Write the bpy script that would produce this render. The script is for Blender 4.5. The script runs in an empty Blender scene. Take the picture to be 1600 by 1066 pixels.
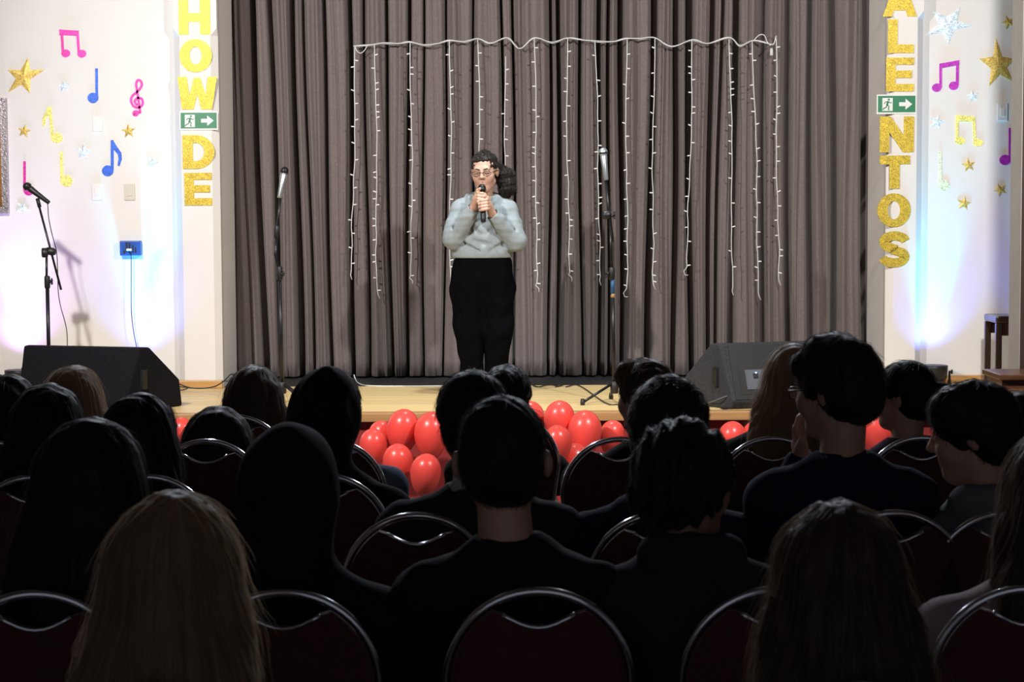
import bpy, bmesh, math, random
import numpy as np
from mathutils import Vector, Matrix

sc = bpy.context.scene
C = sc.collection
R_ = random.Random(7)
PI = math.pi

# ------------------------------------------------------------------ camera
F = 3000.0                                   # focal length in pixels of the 1600x1066 frame
CAM = Vector((0.0, 0.0, 1.72))
MROT = (Matrix.Rotation(PI/2 - math.atan(203/3000), 3, 'X') @ Matrix.Rotation(-0.0052, 3, 'Z'))
cam_d = bpy.data.cameras.new('camera')
cam = bpy.data.objects.new('camera', cam_d)
C.objects.link(cam)
cam.location = CAM
cam.rotation_euler = MROT.to_euler()
cam_d.sensor_width = 36.0
cam_d.lens = F/1600*36.0
cam_d.clip_start = 0.05
cam_d.dof.use_dof = True
cam_d.dof.focus_distance = 12.3
cam_d.dof.aperture_fstop = 10.0
sc.camera = cam

def P(px, py, Y):
    """the point at depth Y that the pixel looks at (used once, to survey the place)"""
    d = MROT @ Vector(((px-800)/F, -(py-533)/F, -1.0))
    return CAM + d*((Y-CAM.y)/d.y)

# ------------------------------------------------------------------ world, light, exposure
w = bpy.data.worlds.new('added_ambient'); sc.world = w  # added ambient light to lift the audience out of the dark
w.use_nodes = True
w.node_tree.nodes['Background'].inputs[0].default_value = (0.75, 0.78, 0.9, 1)
w.node_tree.nodes['Background'].inputs[1].default_value = 0.24
sc.view_settings.view_transform = 'Standard'
sc.view_settings.look = 'None'
sc.view_settings.exposure = 0.0
sc.view_settings.gamma = 1.0
sc.view_settings.use_curve_mapping = False

def spot(name, loc, target, power, color, angle, blend, radius, parent=None):
    d = bpy.data.lights.new(name, 'SPOT')
    d.energy = power; d.color = color; d.spot_size = math.radians(angle); d.spot_blend = blend
    d.shadow_soft_size = radius
    o = bpy.data.objects.new(name, d); C.objects.link(o)
    o.location = loc
    o.rotation_euler = (Vector(target)-Vector(loc)).to_track_quat('-Z', 'Y').to_euler()
    if parent:
        o.parent = parent
        o.location = Vector(loc)-parent.location
    return o

STAGE_Z = 0.52
# front-of-house stage lamps hung from the hall ceiling
spot('stage_front_light', (-3.0, 7.9, 3.95), (-0.2, 13.4, 1.75), 1150, (1.0, 0.955, 0.91), 96, 0.85, 0.10)
spot('stage_front_light', (2.25, 7.9, 3.95), (0.9, 13.4, 1.75), 880, (1.0, 0.955, 0.91), 96, 0.85, 0.10)
# stage down-light just ahead of the proscenium
spot('stage_down_light', (0.05, 11.9, 4.1), (0.0, 12.55, 0.5), 300, (0.86, 0.95, 1.0), 62, 0.8, 0.08)

# added rim lights over the front edge, so the audience reads against the stage
spot('added_rim_light', (-1.6, 11.7, 4.25), (-0.6, 4.6, 1.0), 380, (0.80, 0.88, 1.0), 70, 0.6, 0.15)
spot('added_rim_light', (1.6, 11.7, 4.25), (0.6, 4.6, 1.0), 380, (0.80, 0.88, 1.0), 70, 0.6, 0.15)

# ------------------------------------------------------------------ helpers
def tag(o, label=None, cat=None, group=None, kind=None):
    if label: o['label'] = label
    if cat: o['category'] = cat
    if group: o['group'] = group
    if kind: o['kind'] = kind
    return o

def empty(name, loc, label=None, cat=None, group=None, kind=None):
    o = bpy.data.objects.new(name, None); C.objects.link(o)
    o.location = loc; o.empty_display_size = 0.1
    return tag(o, label, cat, group, kind)

def wloc(o):
    v = Vector((0, 0, 0))
    while o is not None:
        v += o.location; o = o.parent
    return v

def link_mesh(name, me, mat, parent=None, loc=None):
    """mesh given in world coordinates; loc is the thing's own base when it has no parent"""
    o = bpy.data.objects.new(name, me); C.objects.link(o)
    if mat: me.materials.append(mat)
    base = wloc(parent) if parent else (Vector(loc) if loc is not None else Vector((0, 0, 0)))
    if base.length > 0: me.transform(Matrix.Translation(-base))
    if parent: o.parent = parent
    else: o.location = base
    return o

class MB:
    def __init__(s): s.v = []; s.f = []; s.smooth = []
    def add(s, vs, fs, sm=False):
        n = len(s.v); s.v += [tuple(v) for v in vs]
        s.f += [tuple(i+n for i in f) for f in fs]; s.smooth += [sm]*len(fs)
        return s
    def box(s, lo, hi, bev=0.0):
        (x0, y0, z0), (x1, y1, z1) = lo, hi
        if bev <= 0:
            vs = [(x0,y0,z0),(x1,y0,z0),(x1,y1,z0),(x0,y1,z0),(x0,y0,z1),(x1,y0,z1),(x1,y1,z1),(x0,y1,z1)]
            return s.add(vs, [(0,3,2,1),(4,5,6,7),(0,1,5,4),(1,2,6,5),(2,3,7,6),(3,0,4,7)])
        b = bmesh.new(); bmesh.ops.create_cube(b, size=1)
        for v in b.verts:
            v.co = Vector((x0+(v.co.x+.5)*(x1-x0), y0+(v.co.y+.5)*(y1-y0), z0+(v.co.z+.5)*(z1-z0)))
        bmesh.ops.bevel(b, geom=b.edges[:], offset=bev, segments=2, affect='EDGES', profile=.6)
        b.verts.index_update()
        s.add([v.co[:] for v in b.verts], [[v.index for v in f.verts] for f in b.faces]); b.free()
        return s
    def tube(s, pts, r, n=8, cap=True, squash=None):
        pts = [Vector(p) for p in pts]; m = len(pts)
        rs = r if isinstance(r, (list, tuple)) else [r]*m
        up = None; vs = []
        for i, p in enumerate(pts):
            t = (pts[min(i+1, m-1)]-pts[max(i-1, 0)])
            if t.length < 1e-9: t = Vector((0, 0, 1))
            t.normalize()
            if up is None:
                a = Vector((0, 1, 0)) if abs(t.y) < .9 else Vector((1, 0, 0))
                up = (a - t*a.dot(t)).normalized()
            else:
                up = up - t*up.dot(t)
                up = up.normalized() if up.length > 1e-6 else Vector((1, 0, 0))
            sd = t.cross(up)
            for k in range(n):
                a = 2*PI*k/n
                vs.append(p + up*(math.cos(a)*rs[i]) + sd*(math.sin(a)*rs[i]))
        fs = [(i*n+k, i*n+(k+1) % n, (i+1)*n+(k+1) % n, (i+1)*n+k) for i in range(m-1) for k in range(n)]
        if cap: fs += [tuple(range(n-1, -1, -1)), tuple((m-1)*n+k for k in range(n))]
        return s.add(vs, fs, n > 5)
    def lathe(s, prof, o, ax=(0, 0, 1), n=20):
        """prof: list of (radius, height along ax)"""
        ax = Vector(ax).normalized(); o = Vector(o)
        a = Vector((1, 0, 0)) if abs(ax.x) < .9 else Vector((0, 1, 0))
        e1 = (a-ax*a.dot(ax)).normalized(); e2 = ax.cross(e1)
        vs = []
        for r, h in prof:
            for k in range(n):
                t = 2*PI*k/n
                vs.append(o+ax*h+e1*(r*math.cos(t))+e2*(r*math.sin(t)))
        m = len(prof)
        fs = [(i*n+k, i*n+(k+1) % n, (i+1)*n+(k+1) % n, (i+1)*n+k) for i in range(m-1) for k in range(n)]
        fs += [tuple(range(n-1, -1, -1)), tuple((m-1)*n+k for k in range(n))]
        return s.add(vs, fs, True)
    def prism(s, poly, y0, y1, o=(0, 0, 0)):
        """polygon in x,z (counter-clockwise seen from -y) between depths y0 < y1"""
        ox, oy, oz = o; n = len(poly)
        vs = [(ox+x, oy+y0, oz+z) for x, z in poly]+[(ox+x, oy+y1, oz+z) for x, z in poly]
        fs = [tuple(range(n)), tuple(range(2*n-1, n-1, -1))]
        fs += [(i, n+i, n+(i+1) % n, (i+1) % n) for i in range(n)]
        return s.add(vs, fs)
    def ring(s, outer, inner, y0, y1, o=(0, 0, 0)):
        ox, oy, oz = o; n = len(outer)
        vs = []
        for y in (y0, y1):
            vs += [(ox+x, oy+y, oz+z) for x, z in outer]+[(ox+x, oy+y, oz+z) for x, z in inner]
        fs = []
        for i in range(n):
            j = (i+1) % n
            fs += [(i, j, n+j, n+i), (2*n+i, 3*n+i, 3*n+j, 2*n+j), (i, 2*n+i, 2*n+j, j), (n+i, n+j, 3*n+j, 3*n+i)]
        return s.add(vs, fs)
    def stroke(s, pts, wd, y0, y1, o=(0, 0, 0)):
        """flat thick line in x,z"""
        m = len(pts); L = []; Rr = []
        ws = wd if isinstance(wd, (list, tuple)) else [wd]*m
        for i in range(m):
            a = pts[max(i-1, 0)]; b = pts[min(i+1, m-1)]
            dx, dz = b[0]-a[0], b[1]-a[1]; l = math.hypot(dx, dz) or 1
            nx, nz = -dz/l, dx/l
            L.append((pts[i][0]+nx*ws[i]/2, pts[i][1]+nz*ws[i]/2)); Rr.append((pts[i][0]-nx*ws[i]/2, pts[i][1]-nz*ws[i]/2))
        ox, oy, oz = o
        vs = []
        for y in (y0, y1):
            vs += [(ox+x, oy+y, oz+z) for x, z in L]+[(ox+x, oy+y, oz+z) for x, z in Rr]
        fs = []
        for i in range(m-1):
            fs += [(i, m+i, m+i+1, i+1), (2*m+i, 2*m+i+1, 3*m+i+1, 3*m+i), (i, i+1, 2*m+i+1, 2*m+i), (m+i, 3*m+i, 3*m+i+1, m+i+1)]
        fs += [(0, 2*m, 3*m, m), (m-1, 2*m-1, 4*m-1, 3*m-1)]
        return s.add(vs, fs)
    def mesh(s, name):
        me = bpy.data.meshes.new(name); me.from_pydata(s.v, [], s.f)
        me.polygons.foreach_set('use_smooth', s.smooth); me.update()
        return me
    def build(s, name, mat, parent=None, loc=None):
        return link_mesh(name, s.mesh(name), mat, parent, loc)

def smooth_curve(pts, n=8):
    """Catmull-Rom through the points"""
    pts = [Vector(p) for p in pts]; out = []
    q = [pts[0]*2-pts[1]]+pts+[pts[-1]*2-pts[-2]]
    for i in range(1, len(q)-2):
        for k in range(n):
            t = k/n
            a, b, c, d = q[i-1], q[i], q[i+1], q[i+2]
            out.append(.5*((2*b)+(c-a)*t+(2*a-5*b+4*c-d)*t*t+(3*b-a-3*c+d)*t**3))
    out.append(pts[-1])
    return out

# ------------------------------------------------------------------ materials
MATS = {}
def mat(name, col, rough=.6, metal=0., var=.12, scale=9., bump=0., bscale=160., sheen=0., spec=.5, emit=0., coat=0., trans=0., stretch=None, rnd=0.):
    if name in MATS: return MATS[name]
    m = bpy.data.materials.new(name); m.use_nodes = True
    nt = m.node_tree; b = nt.nodes['Principled BSDF']
    tc = nt.nodes.new('ShaderNodeTexCoord'); mp = nt.nodes.new('ShaderNodeMapping')
    nt.links.new(tc.outputs['Object'], mp.inputs['Vector'])
    if stretch: mp.inputs['Scale'].default_value = stretch
    nz = nt.nodes.new('ShaderNodeTexNoise'); nz.inputs['Scale'].default_value = scale; nz.inputs['Detail'].default_value = 4
    nt.links.new(mp.outputs[0], nz.inputs['Vector'])
    rp = nt.nodes.new('ShaderNodeValToRGB')
    c0 = tuple(max(0, c*(1-var)) for c in col); c1 = tuple(min(1, c*(1+var)) for c in col)
    rp.color_ramp.elements[0].position = .3; rp.color_ramp.elements[1].position = .7
    rp.color_ramp.elements[0].color = (*c0, 1); rp.color_ramp.elements[1].color = (*c1, 1)
    nt.links.new(nz.outputs[0], rp.inputs[0])
    out = rp.outputs[0]
    if rnd:
        oi = nt.nodes.new('ShaderNodeObjectInfo'); hs = nt.nodes.new('ShaderNodeHueSaturation')
        ma = nt.nodes.new('ShaderNodeMapRange')
        ma.inputs['To Min'].default_value = 1-rnd; ma.inputs['To Max'].default_value = 1+rnd
        nt.links.new(oi.outputs['Random'], ma.inputs[0]); nt.links.new(ma.outputs[0], hs.inputs['Value'])
        nt.links.new(out, hs.inputs['Color']); out = hs.outputs[0]
    nt.links.new(out, b.inputs['Base Color'])
    b.inputs['Roughness'].default_value = rough; b.inputs['Metallic'].default_value = metal
    b.inputs['Specular IOR Level'].default_value = spec
    if sheen: b.inputs['Sheen Weight'].default_value = sheen; b.inputs['Sheen Roughness'].default_value = .4
    if coat: b.inputs['Coat Weight'].default_value = coat; b.inputs['Coat Roughness'].default_value = .08
    if trans: b.inputs['Subsurface Weight'].default_value = trans; b.inputs['Subsurface Radius'].default_value = (.05, .02, .012); b.inputs['Subsurface Scale'].default_value = .3
    if emit:
        b.inputs['Emission Color'].default_value = (*col, 1); b.inputs['Emission Strength'].default_value = emit
    if bump:
        n2 = nt.nodes.new('ShaderNodeTexNoise'); n2.inputs['Scale'].default_value = bscale; n2.inputs['Detail'].default_value = 3
        nt.links.new(mp.outputs[0], n2.inputs['Vector'])
        bp = nt.nodes.new('ShaderNodeBump'); bp.inputs['Strength'].default_value = bump; bp.inputs['Distance'].default_value = .004
        nt.links.new(n2.outputs[0], bp.inputs['Height']); nt.links.new(bp.outputs[0], b.inputs['Normal'])
    MATS[name] = m
    return m

def glitter(name, col, metal=.35):
    m = mat(name, col, rough=.45, metal=metal, var=.1, scale=20)
    nt = m.node_tree; b = nt.nodes['Principled BSDF']
    vo = nt.nodes.new('ShaderNodeTexVoronoi'); vo.inputs['Scale'].default_value = 170
    tc = nt.nodes.new('ShaderNodeTexCoord'); nt.links.new(tc.outputs['Object'], vo.inputs['Vector'])
    hs = nt.nodes.new('ShaderNodeHueSaturation')
    sep = nt.nodes.new('ShaderNodeSeparateColor'); nt.links.new(vo.outputs['Color'], sep.inputs[0])
    mr = nt.nodes.new('ShaderNodeMapRange'); mr.inputs['To Min'].default_value = .62; mr.inputs['To Max'].default_value = 1.4
    nt.links.new(sep.outputs[0], mr.inputs[0]); nt.links.new(mr.outputs[0], hs.inputs['Value'])
    src = b.inputs['Base Color'].links[0].from_socket
    nt.links.new(src, hs.inputs['Color']); nt.links.new(hs.outputs[0], b.inputs['Base Color'])
    bp = nt.nodes.new('ShaderNodeBump'); bp.inputs['Strength'].default_value = .5; bp.inputs['Distance'].default_value = .003
    nt.links.new(vo.outputs['Color'], bp.inputs['Height']); nt.links.new(bp.outputs[0], b.inputs['Normal'])
    return m

M_wall = mat('wall_paint', (.80, .78, .755), .7, var=.02, scale=2, bump=.12, bscale=90)
M_hall = mat('hall_wall_paint', (.30, .28, .27), .8, var=.05, scale=2)
M_ceil = mat('ceiling_paint', (.22, .21, .2), .9, var=.03)
M_hfloor = mat('hall_floor', (.07, .055, .05), .5, var=.2, scale=5)
M_plank = mat('stage_plank', (.74, .54, .25), .42, var=.14, scale=3, stretch=(.5, 14, 14), rnd=.09)
M_nose = mat('stage_nosing', (.45, .25, .10), .4, var=.15, scale=3, stretch=(.5, 10, 10))
M_red = mat('stage_fascia_red', (.22, .015, .014), .6, var=.15)
M_dark = mat('dark_recess_floor', (.012, .011, .011), .8)
M_base = mat('skirting_wood', (.52, .29, .10), .4, var=.2, scale=4, stretch=(.6, 8, 12))
M_curt = mat('curtain_velour', (.185, .154, .150), .92, var=.10, scale=60, bump=.25, bscale=420, sheen=.25, spec=.1)
M_black = mat('black_plastic', (.012, .012, .013), .45, var=.2)
M_steel = mat('black_steel', (.018, .018, .02), .32, metal=.4, var=.1)
M_chrome = mat('chrome', (.75, .76, .8), .16, metal=1., var=.03)
M_carpet2 = mat('grey_speaker_carpet', (.045, .047, .052), .9, var=.25, scale=80, bump=.5, bscale=500, spec=.15)
M_carpet = mat('speaker_carpet', (.010, .010, .012), .9, var=.25, scale=80, bump=.5, bscale=500, spec=.1)
M_grille = mat('speaker_grille', (.02, .022, .026), .55, metal=.3, var=.2, scale=150)
M_gold = glitter('gold_glitter', (.60, .435, .045))
M_goldstar = glitter('gold_star_glitter', (.70, .50, .12))
M_pink = glitter('magenta_glitter', (.72, .03, .36), .2)
M_purple = glitter('purple_glitter', (.50, .03, .50), .2)
M_blue = glitter('blue_glitter', (.03, .13, .66), .2)
M_yel = glitter('yellow_glitter', (.92, .84, .22), .0)
M_pale = glitter('pale_blue_glitter', (.70, .83, .92), .1)
M_paleg = glitter('pale_green_glitter', (.76, .88, .62), .1)
M_green = mat('sign_green', (.012, .20, .085), .4, var=.04)
M_white = mat('white_plastic', (.80, .80, .78), .4, var=.02)
M_cream = mat('cream_plastic', (.66, .62, .53), .4, var=.03)
M_wire = mat('white_wire', (.62, .65, .66), .4, var=.04)
M_bulb = mat('clear_white_bulb', (.88, .90, .9), .15, var=.02, spec=.8)
M_cable = mat('black_cable', (.015, .015, .017), .5, var=.1)
M_balloon = mat('red_balloon', (.90, .085, .068), .33, var=.04, coat=.25, trans=.15)
M_frame = mat('silver_frame', (.42, .38, .40), .35, metal=.7, var=.35, scale=45, bump=.6, bscale=90)
M_frame2 = mat('gilt_frame', (.42, .19, .04), .35, metal=.5, var=.3, scale=20)
M_canvas = mat('brown_canvas', (.20, .10, .045), .7, var=.4, scale=4)
M_dwood = mat('dark_wood', (.035, .018, .012), .3, var=.3, scale=5, stretch=(6, 6, .6), coat=.3)
M_mwood = mat('brown_wood', (.14, .055, .025), .35, var=.3, scale=5, stretch=(1, 6, 6), coat=.3)
M_uphol = mat('dark_red_upholstery', (.085, .012, .018), .8, var=.2, scale=40, bump=.3, bscale=300, sheen=.2)
M_bluebox = mat('blue_lit_plastic', (.02, .09, .42), .35, var=.08)  # the blue light on the socket box is put into its colour

# ------------------------------------------------------------------ the setting
YW = 13.2          # face of the stage wall
YE = 11.45         # front edge of the stage
YC = 13.90         # curtain
XL = P(366, 300, YW+.62).x; XR = P(1356, 300, YW+.62).x      # inner faces of the opening
def struct(name, mb, m, parent=None):
    o = mb.build(name, m, parent)
    if not parent: o['kind'] = 'structure'
    return o
HW = 5.2; HC = 4.6
struct('floor', MB().box((-HW, -3, -.1), (HW, 15, 0)), M_hfloor)
struct('ceiling', MB().box((-HW, -3, HC), (HW, 15, HC+.1)), M_ceil)
struct('wall_left', MB().box((-HW-.1, -3, 0), (-HW, 15, HC)), M_hall)
struct('wall_right', MB().box((HW, -3, 0), (HW+.1, 15, HC)), M_hall)
struct('wall_back', MB().box((-HW, YW+.95, 0), (HW, YW+1.05, HC)), M_hall)
wf = MB().box((-HW, YW, STAGE_Z), (XL, YW+.62, HC)).box((XR, YW, STAGE_Z), (HW, YW+.62, HC)).box((XL, YW, 4.15), (XR, YW+.62, HC))
struct('wall_front', wf, M_wall)

# pilasters with stopped chamfers either side of the opening
def pilaster(name, x0, x1, ystop):
    zc = P(800, ystop, YW-.09).z; yf = YW-.09; c = .045
    mb = MB()
    def sect(z, c):
        return [(x0, YW+.01, z), (x0, yf+c, z), (x0+c, yf, z), (x1-c, yf, z), (x1, yf+c, z), (x1, YW+.01, z)]
    rings = [sect(STAGE_Z, c), sect(zc-.05, c), sect(zc, .002), sect(HC, .002)]
    vs = [p for r in rings for p in r]
    fs = [(i*6+k, i*6+k+1, i*6+k+7, i*6+k+6) for i in range(3) for k in range(5)]
    mb.add(vs, fs)
    return struct(name, mb, M_wall)
pl0 = P(274, 300, YW-.09).x; pr1 = P(1442, 300, YW-.09).x
pilaster('trim_1', pl0, XL+.0, 42)
pilaster('trim_2', XR, pr1, 20)

# skirting boards
for nm, a, b in (('baseboard_left', -HW, pl0), ('baseboard_right', pr1, HW)):
    struct(nm, MB().box((a, YW-.025, STAGE_Z), (b, YW, STAGE_Z+.055), .006), M_base)
struct('baseboard_pilaster_left', MB().box((pl0-.01, YW-.115, STAGE_Z), (XL+.004, YW-.08, STAGE_Z+.055), .006), M_base)
struct('baseboard_pilaster_right', MB().box((XR-.004, YW-.115, STAGE_Z), (pr1+.01, YW-.08, STAGE_Z+.055), .006), M_base)

# stage platform
st = empty('stage_platform', (0, YE, 0), 'raised wooden stage with pale planks and a dark red front', 'stage')
MB().box((-HW+.01, YE+.03, 0), (HW-.01, YW+.9, STAGE_Z-.03)).build('fascia', M_red, st)
MB().box((-HW+.01, YE-.03, STAGE_Z-.055), (HW-.01, YE+.07, STAGE_Z), .008).build('nosing', M_nose, st)
npl = 16; y0 = YE+.072; pw = (YW-y0)/npl
pme = None
for i in range(npl):
    if pme is None:
        pme = MB().box((-HW+.01, -pw/2+.0012, -.03), (HW-.01, pw/2-.0012, 0), .0015).mesh('plank'); pme.materials.append(M_plank)
    o = bpy.data.objects.new('plank', pme); C.objects.link(o); o.parent = st
    o.location = (R_.uniform(-.03, .03)*0, y0+pw*(i+.5)-YE, STAGE_Z-R_.uniform(0, .0008))
MB().box((XL, YW+.001, STAGE_Z-.03), (XR, YW+.9, STAGE_Z-.002)).build('recess_floor', M_dark, st)

# stage curtain ------------------------------------------------------------
GAP = {362: 8, 403: 12, 430: 9, 463: 12, 482: 5, 511: 7, 549: 9, 573: 5, 607: 6, 638: 7, 662: 4, 697: 4, 741: 4, 786: 5, 803: 5, 860: 6, 873: 9, 907: 6, 937: 9, 951: 6, 971: 11, 1018: 13,
       1055: 11, 1077: 13, 1109: 14, 1123: 6, 1146: 15, 1190: 11, 1229: 15, 1263: 14, 1300: 16, 1350: 13, 1363: 4}
SOFT = [382, 447, 497, 530, 590, 622, 680, 720, 764, 820, 838, 889, 921, 994, 1038, 1095, 1168, 1210, 1246, 1282, 1325]
val = sorted(list(GAP)+SOFT)
vx = [P(v, 300, YC).x for v in val]
lean = [R_.uniform(-.016, .016) for v in val]
for i, v in enumerate(val):
    if v < 620: lean[i] -= .012
    if v > 1000: lean[i] += .004
lean[0] = lean[-1] = 0
NT = 13; rows = 34; z0, z1 = STAGE_Z+.012, 4.5
cv = []; ncol = (len(val)-1)*NT+1
ph = [R_.uniform(0, 6.28) for v in val]
amp = [R_.uniform(.85, 1.2) for v in val]
for r in range(rows):
    z = z0+(z1-z0)*r/(rows-1)
    pos = [vx[i]+lean[i]*(z-2.2)*1.0+.008*math.sin(z*2.1+ph[i])*(0 if i in (0, len(val)-1) else 1) for i in range(len(val))]
    for i in range(len(val)-1):
        wd = pos[i+1]-pos[i]
        A = min(.085, .02+wd*.34)*amp[i]*(1+.1*math.sin(z*1.7+ph[i]))
        dl, dr = GAP.get(val[i], 0), GAP.get(val[i+1], 0)
        gl, gr = min(dl*YC/F*.5, wd*.3), min(dr*YC/F*.5, wd*.3)          # half widths of the slots
        for k in range(NT):
            t = k/(NT-1.0)
            if k == 0: x, y = pos[i], YC+(.10+.012*dl if dl else -.035)
            elif k == 1 and dl: x, y = pos[i]+gl*.7, YC+.03+.006*dl
            elif k == NT-1 and dr: x, y = pos[i+1]-gr*.7, YC+.03+.006*dr
            else:
                u = (k-2)/(NT-4.0) if dl and dr else ((k-2)/(NT-2.0) if dl else (k/(NT-2.0) if dr else k/float(NT)))
                x = pos[i]+gl+(wd-gl-gr)*u
                e0, e1 = (.10 if dl else 0.0), (.90 if dr else 1.0)
                w_ = e0+(e1-e0)*u
                y = YC-(A*math.sin(PI*w_)**.8 if (dl or dr) else A*.55*math.sin(PI*w_))-.014*math.sin(2*PI*u+ph[i])*math.sin(PI*u)-(.035*(1-u) if not dl else 0)-(.035*u if not dr else 0)+(.035 if not (dl or dr) else 0)*0
            cv.append((x, y+.005*math.sin(6*t+z*3+ph[i])*math.sin(PI*t), z))
    cv.append((pos[-1], YC+.08, z))
cf = [(r*ncol+k, r*ncol+k+1, (r+1)*ncol+k+1, (r+1)*ncol+k) for r in range(rows-1) for k in range(ncol-1)]
mb = MB(); mb.add(cv, cf, True)
cur = mb.build('stage_curtain', M_curt, None, (0, YC, STAGE_Z))
tag(cur, 'tall pleated grey-brown velour curtain closing the stage opening', 'curtain')
sm = cur.modifiers.new('thick', 'SOLIDIFY'); sm.thickness = .004

# ------------------------------------------------------------------ lettering on the pilasters
def arc(cx, cz, rx, rz, a0, a1, n):
    return [(cx+rx*math.cos(math.radians(a0+(a1-a0)*i/n)), cz+rz*math.sin(math.radians(a0+(a1-a0)*i/n))) for i in range(n+1)]

def letter(ch, box, Y, label, group, tilt=0.0):
    a = P(box[0], box[3], Y); b = P(box[2], box[1], Y)
    W, H = b.x-a.x, b.z-a.z
    cx, cz = (a.x+b.x)/2, (a.z+b.z)/2
    mb = MB()
    def S(poly):
        out = []
        for x, z in poly:
            X, Z = (x-.5)*W, (z-.5)*H
            out.append((X*math.cos(tilt)-Z*math.sin(tilt), X*math.sin(tilt)+Z*math.cos(tilt)))
        return out
    y0, y1 = -.007, -.0008
    pr = lambda poly: mb.prism(S(poly), y0, y1, (cx, Y, cz))
    rect = lambda x0, z0, x1, z1: pr([(x0, z0), (x1, z0), (x1, z1), (x0, z1)])
    if ch == 'H':
        pr([(0, 0), (.3, 0), (.3, .37), (.68, .37), (.68, 0), (1, 0), (1, 1), (.68, 1), (.68, .62), (.3, .62), (.3, 1), (0, 1)])
    elif ch == 'E':
        pr([(0, 0), (1, 0), (1, .22), (.34, .22), (.34, .4), (.93, .4), (.93, .62), (.34, .62), (.34, .79), (1, .79), (1, 1), (0, 1)])
    elif ch == 'L':
        pr([(0, 0), (1, 0), (1, .25), (.37, .25), (.37, 1), (0, 1)])
    elif ch == 'T':
        pr([(.32, 0), (.66, 0), (.66, .74), (1, .74), (1, 1), (0, 1), (0, .74), (.32, .74)])
    elif ch == 'N':
        pr([(0, 0), (.28, 0), (.28, .56), (.68, 0), (1, 0), (1, 1), (.70, 1), (.70, .47), (.32, 1), (0, 1)])
    elif ch == 'W':
        pr([(.11, 0), (.40, 0), (.5, .48), (.60, 0), (.87, 0), (1, 1), (.77, 1), (.71, .42), (.58, .97), (.42, .97), (.30, .42), (.24, 1), (0, 1)])
    elif ch == 'A':
        pr([(0, 0), (.27, 0), (.33, .2), (.67, .2), (.73, 0), (1, 0), (.68, 1), (.32, 1)])
    elif ch == 'O':
        mb.ring(S(arc(.5, .5, .5, .5, 0, 360, 40)[:-1]), S(arc(.5, .5, .185, .27, 0, 360, 40)[:-1]), y0, y1, (cx, Y, cz))
    elif ch == 'D':
        o = [(0, 0), (.2, 0)]+arc(.42, .5, .58, .5, -90, 90, 20)+[(.2, 1), (0, 1)]
        i = [(.32, .23), (.34, .23)]+arc(.42, .5, .26, .27, -90, 90, 20)+[(.34, .77), (.32, .77)]
        mb.ring(S(o), S(i), y0, y1, (cx, Y, cz))
    elif ch == 'S':
        pts = arc(.52, .70, .34, .17, 8, 270, 18)+arc(.5, .29, .345, .165, 88, -172, 18)
        pts = [p for p in pts]
        sx = [(p[0]) for p in pts]
        # stroke in real units so that the width is even
        pw = [((x-.5)*W, (z-.5)*H) for x, z in pts]
        mb.stroke(pw, [.062]*len(pw), y0, y1, (cx, Y, cz))
    o = mb.build('letter', M_gold, None, (cx, Y-.0008, a.z))
    return tag(o, label, 'letter', group)

YP = YW-.09
GL = 'gold glitter letters on the left pilaster'; GR = 'gold glitter letters on the right pilaster'
letter('H', (280, 0, 328, 54), YP, 'gold glitter letter H at the top of the left pilaster', GL)
letter('O', (281, 61, 331, 113), YP, 'gold glitter letter O between H and W on the left pilaster', GL)
letter('W', (278, 120, 339, 171), YP, 'gold glitter letter W just above the left exit sign', GL)
letter('D', (286, 211, 335, 264), YP, 'gold glitter letter D just below the left exit sign', GL)
letter('E', (289, 270, 331, 321), YP, 'gold glitter letter E, lowest on the left pilaster', GL)
letter('A', (1379, -22, 1433, 26), YP, 'gold glitter letter A cut by the top of the right pilaster', GR)
letter('L', (1387, 30, 1428, 83), YP, 'gold glitter letter L near the top of the right pilaster', GR)
letter('E', (1384, 90, 1428, 143), YP, 'gold glitter letter E just above the right exit sign', GR)
letter('N', (1374, 182, 1428, 238), YP, 'gold glitter letter N just below the right exit sign', GR)
letter('T', (1374, 243, 1422, 295), YP, 'gold glitter letter T between N and O on the right pilaster', GR)
letter('O', (1370, 302, 1423, 355), YP, 'gold glitter letter O above the S on the right pilaster', GR)
letter('S', (1371, 361, 1422, 418), YP, 'gold glitter letter S, lowest on the right pilaster', GR)

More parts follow.
